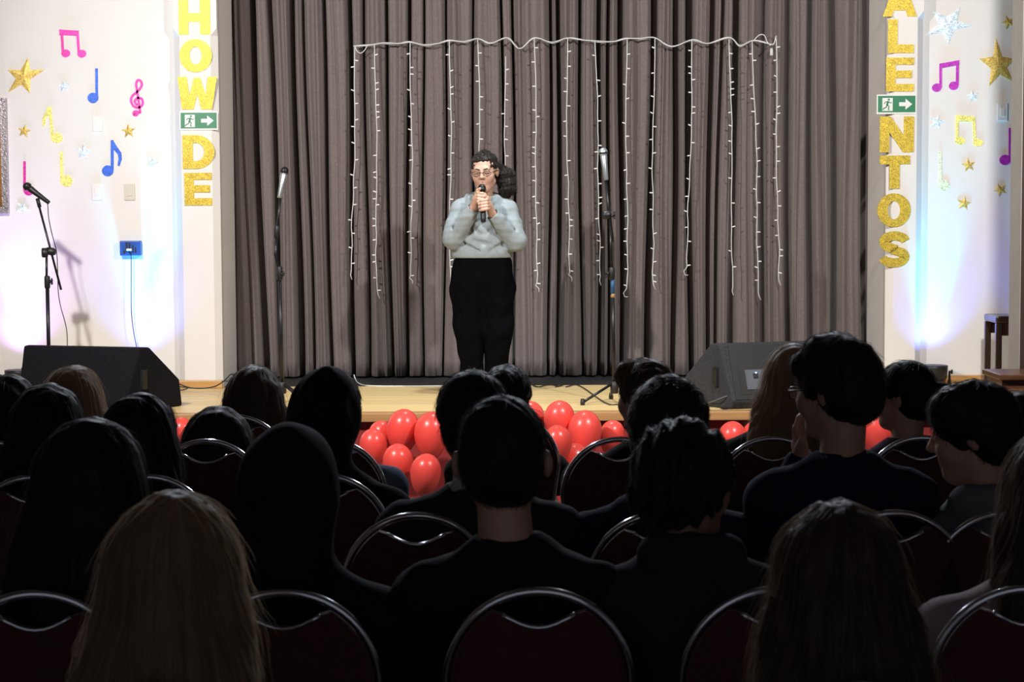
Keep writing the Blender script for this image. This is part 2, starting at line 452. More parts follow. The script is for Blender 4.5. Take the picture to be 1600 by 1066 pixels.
# exit signs ----------------------------------------------------------------
def exit_sign(box, label):
    a = P(box[0], box[3], YP); b = P(box[2], box[1], YP)
    W, H = b.x-a.x, b.z-a.z; t = empty('exit_sign', ((a.x+b.x)/2, YP, a.z), label, 'sign', 'green exit signs')
    X = lambda u: a.x+u*W
    Z = lambda v: a.z+v*H
    MB().box((a.x, YP-.006, a.z), (b.x, YP-.0005, b.z), .001).build('backing_plate', M_white, t)
    MB().box((X(.03), YP-.0075, Z(.09)), (X(.97), YP-.0055, Z(.93))).build('green_panel', M_green, t)
    y0, y1 = YP-.0085, YP-.007
    MB().prism([(X(.14), Z(.16)), (X(.40), Z(.16)), (X(.40), Z(.82)), (X(.14), Z(.82))], y0, y1).build('doorway_pictogram', M_white, t)
    g = MB(); yy0, yy1 = YP-.0095, YP-.008
    s = lambda pts, wd: g.stroke([(X(u), Z(v)) for u, v in pts], wd*W, yy0, yy1)
    g.prism([(X(.30)+.028*W*math.cos(i*PI/5), Z(.74)+.028*W*math.sin(i*PI/5)) for i in range(10)], yy0, yy1)
    s([(.285, .66), (.255, .44)], .05)
    s([(.30, .62), (.34, .56), (.375, .60)], .022)
    s([(.27, .62), (.215, .62), (.185, .52)], .022)
    s([(.26, .46), (.305, .40), (.29, .22), (.32, .2)], .028)
    s([(.255, .46), (.235, .34), (.18, .30), (.15, .22)], .028)
    g.build('running_figure', M_green, t)
    MB().prism([(X(.56), Z(.40)), (X(.72), Z(.40)), (X(.72), Z(.22)), (X(.89), Z(.5)), (X(.72), Z(.78)), (X(.72), Z(.60)), (X(.56), Z(.60))], y0, y1).build('arrow', M_white, t)
exit_sign((281, 174, 340.5, 203.5), 'green exit sign with running figure and arrow on the left pilaster')
exit_sign((1369.5, 147.5, 1432, 178.5), 'green exit sign with running figure and arrow on the right pilaster')

# paper stars and notes on the wall ------------------------------------------
def star(pts_px, m, label, group):
    """five tips in pixels"""
    tips = [P(x, y, YW) for x, y in pts_px]
    c = sum(tips, Vector())/5
    tips.sort(key=lambda p: math.atan2(p.z-c.z, p.x-c.x))
    poly = []
    for i in range(5):
        a, b = tips[i], tips[(i+1) % 5]
        poly.append((a.x-c.x, a.z-c.z))
        mx, mz = (a.x+b.x)/2-c.x, (a.z+b.z)/2-c.z
        poly.append((mx*.50, mz*.50))
    n = 10; mb = MB(); y0 = -.004; y1 = -.0008
    vs = [(c.x+x, YW+y0, c.z+z) for x, z in poly]+[(c.x+x, YW+y1, c.z+z) for x, z in poly]+[(c.x, YW-.009, c.z)]
    fs = [(i, (i+1) % n, 20) for i in range(n)]+[(i, n+i, n+(i+1) % n, (i+1) % n) for i in range(n)]
    fs.append(tuple(range(2*n-1, n-1, -1)))
    mb.add(vs, fs)
    return tag(mb.build('paper_star', m, None, (c.x, YW-.0008, min(t.z for t in tips))), label, 'star', group)
def star_r(cx, cy, r, rot, m, label, group, asp=1.0):
    return star([(cx+r*asp*math.cos(math.radians(rot+72*i)), cy-r*math.sin(math.radians(rot+72*i))) for i in range(5)], m, label, group)
SL = 'paper stars on the left wall'; SR = 'paper stars on the right wall'
star([(44, 90), (12, 109), (70, 109), (13, 144), (47, 146)], M_goldstar, 'large gold glitter star near the left picture frame', SL)
star_r(38, 205, 11, 80, M_goldstar, 'small gold star left of the yellow flagged note', SL)
star_r(201, 205, 11.5, 95, M_goldstar, 'small gold star under the treble clef', SL)
star_r(100, 135, 10, 100, M_pale, 'small pale blue star left of the blue quarter note', SL)
star_r(130, 237, 13, 84, M_pale, 'pale blue star between the yellow and blue flagged notes', SL)
star_r(238, 253, 11, 70, M_pale, 'pale blue star beside the left pilaster', SL)
star_r(35, 325, 11, 60, M_pale, 'faint pale star beneath the pink note by the boom microphone', SL)
star([(1500, 12), (1519, 40), (1482, 69), (1446, 55), (1458, 17)], M_pale, 'largest pale blue glitter star on the right wall', SR)
star([(1556, 60), (1530, 92), (1545, 135), (1586, 92), (1583, 128)], M_goldstar, 'large gold glitter star at the right edge of the wall', SR)
star_r(1575, 35, 11.5, 110, M_goldstar, 'small gold star above the large gold star at right', SR)
star_r(1520, 150, 10, 100, M_pale, 'small pale blue star under the purple beamed notes', SR)
star_r(1464, 190, 12, 75, M_pale, 'pale blue star left of the yellow beamed notes', SR)
star_r(1513, 258, 11.5, 98, M_goldstar, 'small gold star under the yellow beamed notes', SR)
star_r(1563, 297, 11, 115, M_goldstar, 'small gold star under the purple note at right', SR)
star_r(1506, 318, 11.5, 80, M_goldstar, 'lowest small gold star on the right wall', SR)

def note(m, label, group, heads=(), strokes=(), polys=()):
    mb = MB(); y0, y1 = YW-.005, YW-.0008
    k = YW/F; zs = []
    for cx, cy, rx, ry, rot in heads:
        c = P(cx, cy, YW); q = math.radians(rot); poly = []
        for i in range(20):
            a = 2*PI*i/20; x, z = rx*k*math.cos(a), ry*k*math.sin(a)
            poly.append((c.x+x*math.cos(q)-z*math.sin(q), c.z+x*math.sin(q)+z*math.cos(q)))
        mb.prism(poly, y0, y1); zs.append(c.z-ry*k)
    for si, (pts, wd) in enumerate(strokes):
        pp = [P(x, y, YW) for x, y in pts]
        wds = [q*k for q in wd] if isinstance(wd, (list, tuple)) else wd*k
        mb.stroke([(p.x, p.z) for p in pp], wds, y0-.0006*(si+1), y1)
        zs.append(min(p.z for p in pp))
    for poly in polys:
        pp = [P(x, y, YW) for x, y in poly]
        mb.prism([(p.x, p.z) for p in pp], y0-.003, y1)
    xs = [v[0] for v in mb.v]
    return tag(mb.build('paper_music_note', m, None, ((min(xs)+max(xs))/2, YW-.0008, min(zs))), label, 'music note', group)
NL = 'paper music notes on the left wall'; NR = 'paper music notes on the right wall'
note(M_pink, 'pink beamed pair of notes at the upper left wall', NL, [(103, 83.5, 7, 6, 10), (128, 84, 7, 6, 10)], [([(96.5, 47), (98.5, 84)], 4), ([(121, 48), (123.5, 84)], 4)], [[(93, 54.5), (122, 56), (121, 48), (93, 46)]])
note(M_blue, 'blue quarter note beneath the pink beamed pair', NL, [(145.5, 153, 8.5, 8, 15)], [([(151, 107), (151.5, 153)], 4)])
cl = smooth_curve([(x, 0, y) for x, y in [(213, 177), (210, 180), (209, 176), (213, 174), (219, 176), (218, 168), (216, 152), (214, 140), (213, 131), (216, 125), (221, 128), (221, 135), (215, 143), (207, 150), (205, 158), (209, 166), (217, 168), (223, 163), (222, 155), (216, 153), (211, 157), (212, 162), (215, 164)]], 5)
note(M_pink, 'pink treble clef on the left wall', NL, [(212, 178, 4.5, 4, 0)], [([(p.x, p.z) for p in cl], 3.6)])
note(M_yel, 'yellow flagged note leaning beside the small gold star', NL, [(89, 215.5, 9, 8, -10)], [([(78, 167), (82, 214)], 4.5), ([(78, 168), (74, 178), (69, 186), (68.5, 197)], [6, 6, 5, 3])])
note(M_yel, 'yellow quarter note below the yellow flagged note', NL, [(104, 283, 9.5, 9, -10)], [([(96, 238), (97, 282)], 4.5)])
note(M_blue, 'blue flagged note above the cream switch plate', NL, [(168.5, 267, 9, 8.5, 12)], [([(175.5, 219), (175.5, 266)], 4.5), ([(175.5, 221), (180, 231), (187, 240), (188, 248), (185.5, 259)], [4, 7, 6, 5, 3])])
note(M_pink, 'pink quarter note behind the boom microphone', NL, [(45, 298, 8, 7.5, 0)], [([(38.5, 252), (38.5, 298)], 4)])
note(M_purple, 'purple beamed pair of notes on the right wall', NR, [(1463.5, 137, 7.5, 6.5, 10), (1490, 134, 7.5, 6.5, 10)], [([(1469.5, 100), (1469.5, 137)], 4), ([(1496, 95), (1495.5, 134)], 4.5)], [[(1468, 107), (1498.5, 101), (1498.5, 94), (1468, 99.5)]])
note(M_yel, 'yellow beamed pair of notes on the right wall', NR, [(1500, 220, 8, 6, 0), (1528, 223, 8, 6, 0)], [([(1495.5, 181), (1495, 220)], 4), ([(1521, 182), (1523, 223)], 4)], [[(1494, 189), (1522, 190), (1522, 182), (1494, 180)]])
note(M_paleg, 'pale green quarter note left of the small gold stars', NR, [(1475, 290, 9, 8, -10)], [([(1469, 236), (1469.5, 289)], 4)])
note(M_purple, 'purple quarter note at the right edge of the wall', NR, [(1570.5, 250, 9, 8, 10)], [([(1578, 200), (1578, 250)], 4.5)])

# switch plates, blue-lit socket box ---------------------------------------------
def plate(cx, cy, wpx, hpx, m, label):
    c = P(cx, cy, YW); k = YW/F; w_, h_ = wpx*k/2, hpx*k/2
    t = empty('switch_plate', (c.x, YW, c.z-h_), label, 'switch plate', 'switch plates on the stage wall')
    MB().box((c.x-w_, YW-.009, c.z-h_), (c.x+w_, YW-.0005, c.z+h_), .003).build('cover', m, t)
    MB().box((c.x-w_*.45, YW-.013, c.z-h_*.5), (c.x+w_*.45, YW-.0085, c.z+h_*.5), .002).build('rocker', m, t)
plate(153, 194, 15, 23, M_white, 'white switch plate right of the yellow flagged note')
plate(152, 301, 15, 25, M_white, 'white switch plate under the blue flagged note')
plate(203, 300, 16.5, 26, M_cream, 'cream switch plate above the blue-lit socket box')
plate(1566, 175, 16, 27, M_white, 'white switch plate on the right wall by the purple note')
a = P(190, 399.5, YW); b = P(222, 376, YW)
t = empty('socket_box', ((a.x+b.x)/2, YW, a.z), 'blue-lit socket box with a plugged-in black lead on the left wall', 'socket box')
MB().box((a.x, YW-.06, a.z), (b.x, YW-.0005, b.z), .006).build('box', M_bluebox, t)
k = YW/F
for dx, dz, w_, h_ in ((-5.5, 1.5, 2.2, 15), (-1, 0, 2.2, 16), (4.5, -1.5, 2.2, 12), (-9, -6, 3, 5), (8.5, -3, 2.5, 8)):
    cx, cz = (a.x+b.x)/2+dx*k, (a.z+b.z)/2+dz*k
    MB().box((cx-w_*k/2, YW-.064, cz-h_*k/2), (cx+w_*k/2, YW-.0595, cz+h_*k/2)).build('slot', M_black, t)
MB().box(((a.x+b.x)/2-5*k, YW-.085, (a.z+b.z)/2-4*k), ((a.x+b.x)/2+3*k, YW-.06, (a.z+b.z)/2-.5*k), .004).build('plug', M_white, t)
cp = [P(x, y, YW-.07) for x, y in ((204, 391), (205, 405), (205, 450), (205.5, 490), (209, 520), (214, 548), (213, 575))]
cp.append(Vector((cp[-1].x, YW-.2, STAGE_Z+.006)))
tag(MB().tube(smooth_curve(cp, 6), .0032, 6).build('power_lead', M_cable, None, cp[-1]), 'thin black lead hanging from the blue-lit socket box', 'cable')

# framed picture at the left edge ---------------------------------------------
x1 = P(11.5, 240, YW-.03).x; x0 = x1-.66; za = P(10, 333, YW-.03).z; zb = P(10, 153, YW-.03).z
t = empty('framed_picture', ((x0+x1)/2, YW, za), 'picture in an ornate silver and gilt frame at the left edge of the wall', 'picture')
def fr(i, j, ya, yb, m, nm):
    o = [(x0+i, za+i), (x1-i, za+i), (x1-i, zb-i), (x0+i, zb-i)]; n = [(x0+j, za+j), (x1-j, za+j), (x1-j, zb-j), (x0+j, zb-j)]
    MB().ring(o, n, ya, yb).build(nm, m, t)
fr(0, .012, YW-.05, YW-.001, M_frame, 'outer_moulding'); fr(.012, .042, YW-.04, YW-.001, M_frame, 'frame'); fr(.042, .075, YW-.03, YW-.001, M_frame2, 'gilt_slip')
MB().box((x0+.07, YW-.014, za+.07), (x1-.07, YW-.002, zb-.07)).build('canvas', M_canvas, t)

# ------------------------------------------------------------------ curtain of string lights
YS = YC-.15
lt = empty('light_curtain', P(880, 70, YS), 'curtain of white string lights hung on the stage curtain', 'string lights')
top = [(552, 72), (575, 71), (600, 67), (622, 68), (641, 66), (662, 70), (684, 68), (703, 63.5), (725, 65), (747, 60.5), (766, 68), (793, 59), (812, 76), (835, 59.5), (862, 66), (886, 59.5), (906, 62), (930, 64), (958, 65), (979, 60.5), (1000, 60), (1023, 59), (1049, 73), (1082, 62), (1106, 68), (1140, 59), (1156, 71), (1176, 63.5), (1196, 67), (1208, 69), (1213, 56)]
lp = smooth_curve([P(x, y, YS) for x, y in top], 6)
tw = MB().tube(lp, .0046, 6).build('top_wire', M_wire, lt)
MB().tube([p+Vector((0, .012, .006*math.sin(i*.35))) for i, p in enumerate(lp)], .004, 5).build('return_wire', M_wire, lt)
MB().tube(smooth_curve([P(x, y, YS) for x, y in ((555, 73), (558, 80), (564, 83), (570, 78), (574, 71))], 5), .0035, 5).build('slack_loop', M_wire, lt)
MB().tube(smooth_curve([P(x, y, YS) for x, y in ((1178, 63), (1186, 55), (1194, 55), (1199, 66), (1204, 71))], 5), .0035, 5).build('slack_loop', M_wire, lt)
pg = P(1205.5, 75, YS)
MB().lathe([(.004, 0), (.011, -.01), (.013, -.05), (.008, -.055)], pg, (0, 0, 1), 10).build('plug', M_wire, lt)
strands = [(555, 73, 549, 437, 0), (586, 69, 588, 468, 1), (641, 67, 643, 445, 2), (703, 64, 703, 457, 1), (747, 62, 749, 432, 0), (789, 88, 793, 440, 0), (835, 60, 838, 457, 2), (886, 60, 890, 440, 2), (930, 65, 937, 446, 0),
           (979, 62, 981, 465, 3), (1023, 60, 1020, 454, 1), (1082, 63, 1073, 431, 3), (1140, 61, 1144, 462, 0), (1176, 64, 1185, 470, 1), (1213, 60, 1217, 448, 1)]
for (x0_, y0_, x1_, y1_, end) in strands:
    pts = []; n = 26
    ph0 = R_.uniform(0, 6); ph1 = R_.uniform(0, 6)
    for i in range(n+1):
        t_ = i/n
        wob = (1.0*math.sin(t_*9+ph0)+.9*math.sin(t_*31+ph1)*t_+.5*R_.uniform(-1, 1)*t_)
        mid = 1.2*math.sin(PI*t_)*(1 if ph0 > 3 else -1)
        pts.append((x0_+(x1_-x0_)*t_+wob+mid, y0_+(y1_-y0_-14)*t_))
    ex, ey = pts[-1]
    if end == 1: pts += [(ex+1, ey+6), (ex+4, ey+13)]
    elif end == 2: pts += [(ex-2, ey+3), (ex+3, ey+8), (ex+3, ey+14)]
    elif end == 3: pts += [(ex-5, ey+7), (ex-3, ey+13), (ex+2, ey+13)]
    else: pts += [(ex-1, ey+7), (ex+1, ey+14)]
    w3 = [P(x, y, YS) for x, y in pts]
    sp = MB().tube(w3, .0040, 6).build('strand', M_wire, lt)
    bm_ = MB(); i = 1
    acc = R_.uniform(12, 26)
    while acc < (y1_-y0_-8):
        t_ = acc/(y1_-y0_-14); j = min(int(t_*n), n)
        q = w3[j]+(w3[min(j+1, len(w3)-1)]-w3[j])*(t_*n-j if j < n else 0)
        sgn = 1 if R_.random() < .5 else -1
        d = Vector((sgn, R_.uniform(-.5, .1), R_.uniform(-.25, .5))).normalized()
        bm_.tube([q, q+d*.010, q+d*.024, q+d*.027], [.004, .0052, .0046, .002], 6)
        acc += R_.choice((10, 20, 22, 24, 26, 38))
    o = bm_.build('bulbs', M_bulb, sp); o['kind'] = 'stuff'
tag(MB().tube(smooth_curve([P(553, 586, YW+.35), P(556, 594, YW+.3), P(562, 600, YW+.1), P(580, 603, YW-.02), P(640, 603.5, YW-.03), P(700, 603, YW-.02)], 6), .0045, 6).build('light_lead', M_wire, None, P(553, 586, YW+.35)), 'white lead trailing from under the stage curtain along the floor', 'cable')

# ------------------------------------------------------------------ microphone stands
def mic(parent, head, d, s=1.0, ball=M_steel, body=M_black, r=.026):
    """microphone: ball at head, handle running along d"""
    d = Vector(d).normalized(); head = Vector(head)
    g = MB().lathe([(r*math.sin(a)+.0005, -r*math.cos(a)) for a in [PI*i/10 for i in range(0, 9)]], head, d, 16).build('grille', ball, parent)
    MB().lathe([(r*1.03, .002), (r*1.05, .008), (r*1.03, .013)], head, d, 16).build('collar_ring', M_steel, parent)
    MB().lathe([(r*.72, .014), (r*.8, .03), (r*.66, .075), (r*.5, .17), (r*.42, .175)], head, d, 14).build('handle', body, parent)
def knob(parent, c, r=.022, ax=(1, 0, 0)):
    g = MB(); ax = Vector(ax)
    g.lathe([(r*.5, -.012), (r*.55, .012)], c, ax, 10)
    e = Vector((0, 0, 1)); f = ax.cross(e)
    for i in range(5):
        a = 2*PI*i/5
        dd = e*math.cos(a)+f*math.sin(a)
        g.tube([Vector(c)+ax*.008, Vector(c)+ax*.008+dd*r], [.007, .005], 6)
    g.build('knob', M_black, parent)
def tripod(t, base, r=.30, rot=0):
    b = Vector(base)
    MB().lathe([(.022, .06), (.026, .065), (.026, .13), (.02, .135)], b, (0, 0, 1), 14).build('hub', M_black, t)
    for i in range(3):
        a = rot+2*PI*i/3
        d = Vector((math.cos(a), math.sin(a), 0))
        lg = MB().tube([b+Vector((0, 0, .12))+d*.02, b+d*r+Vector((0, 0, .016))], .0085, 8).build('leg', M_steel, t)
        MB().lathe([(.013, 0), (.015, .015), (.011, .04)], b+d*r, (0, 0, 1), 10).build('foot', M_black, lg)
def floor_pt(px, py):
    d = MROT @ Vector(((px-800)/F, -(py-533)/F, -1.0))
    return CAM+d*((STAGE_Z-CAM.z)/d.z)

# boom stand at the left
Yb = 12.35
b0 = P(73, 400, Yb); base = Vector((b0.x, Yb, STAGE_Z))
t = empty('microphone_stand', base, 'black boom microphone stand by the pink note at the left', 'microphone stand', 'microphone stands on the stage')
tripod(t, base, .28, .4)
MB().tube([base+Vector((0, 0, .06)), Vector((b0.x, Yb, P(73, 448, Yb).z))], .0125, 10).build('lower_pole', M_steel, t)
MB().lathe([(.016, -.04), (.019, -.03), (.019, .03), (.016, .04)], (b0.x, Yb, P(73, 441, Yb).z), (0, 0, 1), 12).build('clutch', M_black, t)
knob(t, P(79, 440, Yb-.005), .022, (1, 0, 0))
MB().tube([P(72.8, 445, Yb), P(72.8, 398, Yb)], .008, 10).build('upper_pole', M_steel, t)
MB().lathe([(.026, -.02), (.032, -.014), (.032, .014), (.026, .02)], P(70, 395, Yb), (1, .3, 0), 14).build('swivel_disc', M_black, t)
MB().lathe([(.022, -.03), (.026, -.01), (.026, .012), (.017, .03)], P(80, 393, Yb), (1, 0, -.2), 12).build('boom_clamp', M_black, t)
MB().tube([P(60, 318, Yb), P(95.5, 453, Yb)], .0075, 8).build('boom', M_steel, t)
MB().tube([P(58.5, 310, Yb), P(62, 324, Yb)], .0125, 8).build('clip', M_black, t)
m1 = empty('microphone', P(43, 291, Yb), 'black microphone on the left boom stand', 'microphone', 'stage microphones')
hd = P(42.5, 291.5, Yb); tl = P(66, 309, Yb)
mic(m1, hd, tl-hd, ball=M_black, r=.027)
cp = [P(x, y, Yb) for x, y in ((67, 310), (74, 318), (76, 340), (81, 365), (88, 392), (90, 420), (91, 455), (95, 480), (104, 515), (105, 552))]+[Vector((P(105, 552, Yb).x, Yb-.05, STAGE_Z+.006))]
tag(MB().tube(smooth_curve(cp, 6), .003, 6).build('microphone_cable', M_cable, None, cp[-1]), 'thin cable hanging from the left boom microphone', 'cable')

# straight stand left of the centre
Yb = 12.05
bt = P(438, 430, Yb); base = Vector((bt.x+.003, Yb, STAGE_Z))
t = empty('microphone_stand', base, 'straight black microphone stand in front of the left curtain folds', 'microphone stand', 'microphone stands on the stage')
tripod(t, base, .27, 1.2)
MB().tube([base+Vector((0, 0, .06)), P(437, 432, Yb)], .0115, 10).build('lower_pole', M_steel, t)
MB().lathe([(.014, -.045), (.018, -.035), (.018, .035), (.014, .045)], P(437, 427, Yb), (0, 0, 1), 12).build('clutch', M_black, t)
knob(t, P(441, 428, Yb-.01), .016, (1, 0, 0))
MB().tube([P(437, 430, Yb), P(430, 398, Yb), P(432, 372, Yb)], .010, 8).build('lower_boom', M_steel, t)
MB().tube([P(431, 385, Yb), P(439, 298, Yb)], .008, 8).build('upper_boom', M_steel, t)
MB().lathe([(.014, -.04), (.018, -.03), (.018, .03), (.014, .04)], P(432.5, 362, Yb), (P(439, 298, Yb)-P(431, 385, Yb)), 12).build('boom_clamp', M_black, t)
M_silver = mat('silver_microphone', (.55, .6, .62), .3, metal=.8, var=.2)
m1 = empty('microphone', P(444, 268, Yb), 'silver-headed microphone on the straight stand left of the performer', 'microphone', 'stage microphones')
mic(m1, P(444.5, 267, Yb), P(439, 300, Yb)-P(444.5, 267, Yb)+Vector((0, -.03, 0)), ball=M_steel, body=M_silver, r=.026)

# stand right of the performer
Yb = 11.95
fp = floor_pt(958, 630); base = Vector((P(960, 620, Yb).x, Yb, STAGE_Z))
t = empty('microphone_stand', base, 'black boom microphone stand right of the performer', 'microphone stand', 'microphone stands on the stage')
tripod(t, base, .24, 3.7)
MB().tube([base+Vector((0, 0, .06)), P(957, 440, Yb)], .0115, 10).build('lower_pole', M_steel, t)
MB().lathe([(.0135, -.055), (.0135, .055)], P(957.2, 447, Yb), (0, 0, 1), 12).build('blue_tape', mat('blue_tape', (.02, .09, .2), .5), t)
MB().lathe([(.0137, -.012), (.0137, .012)], P(957.4, 462, Yb), (0, 0, 1), 12).build('tan_tape', mat('tan_tape', (.4, .25, .1), .5), t)
MB().lathe([(.015, -.04), (.019, -.03), (.019, .03), (.015, .04)], P(956, 428, Yb), (0, 0, 1), 12).build('clutch', M_black, t)
knob(t, P(949, 428, Yb-.01), .026, (-1, 0, 0))
MB().tube([P(956, 430, Yb), P(953, 345, Yb)], .008, 8).build('upper_pole', M_steel, t)
MB().lathe([(.022, -.026), (.028, -.014), (.028, .014), (.022, .026)], P(948, 336, Yb), (1, .1, .1), 14).build('swivel_disc', M_black, t)
knob(t, P(958, 337, Yb-.02), .024, (1, 0, 0))
MB().tube([P(945, 272, Yb), P(957.5, 378, Yb)], .0085, 8).build('boom', M_steel, t)
m1 = empty('microphone', P(943, 238, Yb), 'silver-headed microphone on the boom stand right of the performer', 'microphone', 'stage microphones')
mic(m1, P(942.5, 238, Yb), P(946, 272, Yb)-P(942.5, 238, Yb)+Vector((0, -.02, 0)), ball=M_silver, body=M_silver, r=.028)
cp = [floor_pt(x, y) for x, y in ((958, 640), (966, 622), (975, 634), (968, 642))]
cc = [base+Vector((.01, -.01, .35)), base+Vector((.03, -.04, .12)), base+Vector((.05, -.06, .012)), base+Vector((.12, -.1, .007)), base+Vector((.02, -.16, .007)), base+Vector((-.06, -.05, .007)), floor_pt(905, 604)+Vector((0, 0, .006)), floor_pt(884, 606)+Vector((0, 0, .006))]
tag(MB().tube(smooth_curve(cc, 6), .004, 6).build('microphone_cable', M_cable, None, cc[3]), 'black cable coiled at the foot of the right microphone stand', 'cable')

# ------------------------------------------------------------------ floor monitors
def wedge(name, X0, X1, yb, yf, h, label, mirror=False):
    """stage monitor: back (towards the hall) leans away, sides are five-cornered"""
    z = STAGE_Z
    # profile in y,z: (towards audience = smaller y)
    prof = [(yb+.05, z), (yb+.0, z+.05), (yb+.13, z+h), (yb+.20, z+h), (yf, z+.16), (yf, z+.0)]
    return prof
def monitor(cx, yb, W, h, taper, label, rot, plate, mc):
    t = empty('floor_monitor', (cx, yb+.2, STAGE_Z), label, 'speaker', 'floor monitor speakers')
    t.rotation_euler = (0, 0, rot)
    prof = [(-.20, .0), (-.235, .05), (-.10, h), (-.02, h), (.23, .17), (.25, .02), (.25, 0)]
    def loc(mb, nm, m, par=t, bev=0):
        me = mb.mesh(nm); me.materials.append(m); o = bpy.data.objects.new(nm, me); C.objects.link(o); o.parent = par
        if bev:
            bv = o.modifiers.new('bev', 'BEVEL'); bv.width = bev; bv.segments = 2; bv.limit_method = 'ANGLE'
        return o
    n = len(prof); hw = W/2
    # cabinet: sides splay inwards towards the top front
    vs = []
    for s in (-1, 1):
        for y, z in prof:
            k = hw*(1-taper*(.25-y)/.48)
            vs.append((s*k, y, z))
    fs = [tuple(range(n)), tuple(range(2*n-1, n-1, -1))]+[(i, n+i, n+(i+1) % n, (i+1) % n) for i in range(n)]
    loc(MB().add(vs, fs), 'cabinet', mc, bev=.012)
    # recessed handles on both sides
    for s in (-1, 1):
        k = hw*(1-taper*.66)
        mb = MB()
        mb.box((s*k-.012, -.10, .13), (s*k+.010, -.045, .25), .004)
        loc(mb, 'handle', M_black)
    # back panel grille, slightly proud
    e = Vector((0, .135, h-.05)).normalized(); nn = Vector((0, -(h-.05), .135)).normalized()
    o0 = Vector((0, -.235, .05))
    def bp(u, v, off): return o0+Vector((u, 0, 0))+e*v+nn*off
    L = (Vector((0, -.10, h))-o0).length
    if plate:
        def slab(u0, u1, v0, v1, o_a, o_b, nm, m):
            vs = [bp(u, v, q) for q in (o_a, o_b) for u, v in ((u0, v0), (u1, v0), (u1, v1), (u0, v1))]
            loc(MB().add(vs, [(0, 1, 2, 3), (4, 7, 6, 5), (0, 4, 5, 1), (1, 5, 6, 2), (2, 6, 7, 3), (3, 7, 4, 0)]), nm, m)
        kk = hw*(1-taper)*.98
        slab(-kk*.97, kk*.97, .01, L-.01, .0, .004, 'back_panel', M_grille)
        slab(-.31, -.05, .04, L*.62, .003, .007, 'recess_plate', M_black)
        slab(-.27, -.09, .07, L*.53, .006, .012, 'connector_plate', mat('connector_plate', (.10, .11, .13), .5, metal=.3))
        slab(-.22, -.19, .14, .17, .011, .02, 'socket', M_black)
        led = MB().lathe([(.001, .004), (.006, .002), (.007, 0), (.007, -.004)], bp(-.20, L*.46, .016), nn, 10)
        loc(led, 'power_light', mat('blue_power_light', (.25, .4, 1.0), .3, emit=14))
    for s in (-1, 1):
        loc(MB().box((s*hw*.8-.02, -.19, -.0), (s*hw*.8+.02, -.15, .004)), 'rubber_foot', M_black)
    return t
fl = floor_pt(150, 640)
monitor(P(143, 600, 11.85).x, 11.62, 1.0, .385, .26, 'black floor monitor speaker at the left front of the stage', -.32, False, M_carpet)
monitor(P(1207, 600, 11.85).x, 11.62, 1.0, .39, .26, 'dark grey floor monitor with a blue power light at the right', .30, True, M_carpet2)
mr = P(1207, 600, 11.85).x
cc = [P(1195, 606, 11.58), P(1170, 613, 11.55), P(1140, 618, 11.54), P(1120, 625, 11.56), floor_pt(1098, 634)+Vector((0, 0, .006)), floor_pt(1070, 636)+Vector((0, 0, .006)), floor_pt(1035, 633)+Vector((0, 0, .006))]
tag(MB().tube(smooth_curve(cc, 6), .0045, 6).build('speaker_cable', mat('grey_cable', (.1, .1, .11), .5), None, cc[-1]), 'grey cable running off the right floor monitor', 'cable')
cc = [P(x, y, 12.85) for x, y in ((222, 610), (262, 609), (285, 609.5), (292, 605.5), (262, 604), (240, 608), (258, 600), (275, 599), (300, 606.5), (330, 605.5), (348, 597))]+[P(361, 585, YW-.16)]
cc.append(P(368, 588, YW+.15)); cc.append(Vector((P(372, 588, YW+.3).x, YW+.3, STAGE_Z+.006)))
for q_ in cc: q_.z = max(q_.z, STAGE_Z+.006)
tag(MB().tube(smooth_curve(cc, 6), .0045, 6).build('stage_cable', M_cable, None, cc[2]), 'black cable looping on the stage beside the left monitor', 'cable')
cc = [floor_pt(x, y)+Vector((0, 0, .006)) for x, y in ((833, 604), (842, 606), (850, 604), (862, 603), (873, 604.5), (880, 603), (868, 606))]
tag(MB().tube(smooth_curve(cc, 6), .004, 6).build('stage_cable', M_cable, None, cc[2]), 'short black cable on the stage right of the performer', 'cable')

# ------------------------------------------------------------------ floor uplights
def uplight(px, label, strength, narrow_col, wide_col, lean=0.0, yoff=.14, w1=44, w2=110):
    x = P(px, 590, YW-.3).x; y = YW-yoff
    t = empty('uplight', (x, y, STAGE_Z), label, 'stage lamp', 'floor uplights')
    MB().lathe([(.075, .035), (.088, .045), (.095, .12), (.095, .135), (.086, .137)], (x, y, STAGE_Z), (0, 0, 1), 20).build('housing', M_black, t)
    MB().lathe([(.0855, .128), (.0855, .1335)], (x, y, STAGE_Z), (0, 0, 1), 20).build('lens', mat('uplight_lens', (.5, .7, 1.0), .3, emit=2.0), t)
    for s in (-1, 1):
        br = MB().tube([(x+s*.103, y-.05, STAGE_Z+.008), (x+s*.108, y, STAGE_Z+.01), (x+s*.108, y, STAGE_Z+.09)], .008, 6).build('bracket', M_black, t)
        knob(t, (x+s*.116, y, STAGE_Z+.09), .016, (s, 0, 0))
    MB().box((x-.104, y-.06, STAGE_Z), (x+.104, y+.06, STAGE_Z+.008)).build('base_plate', M_black, t)
    spot('uplight_beam', (x, y, STAGE_Z+.15), (x+lean, YW+.015, STAGE_Z+2.3), strength, narrow_col, w1, 1.0, .05, t)
    spot('uplight_wash', (x, y, STAGE_Z+.15), (x+lean*1.5, YW+.03, STAGE_Z+2.0), strength*.45, wide_col, w2, 1.0, .06, t)
CY = (.02, .80, 1.0); VI = (.08, .14, 1.0)
uplight(20, 'black floor uplight at the far left of the stage wall', 100, (.6, .65, 1.0), (.6, .25, 1.0))
uplight(214, 'black floor uplight behind the left floor monitor', 105, CY, VI, 0, .14)
uplight(1467, 'black floor uplight against the right stage wall', 130, CY, VI, 0, .14)
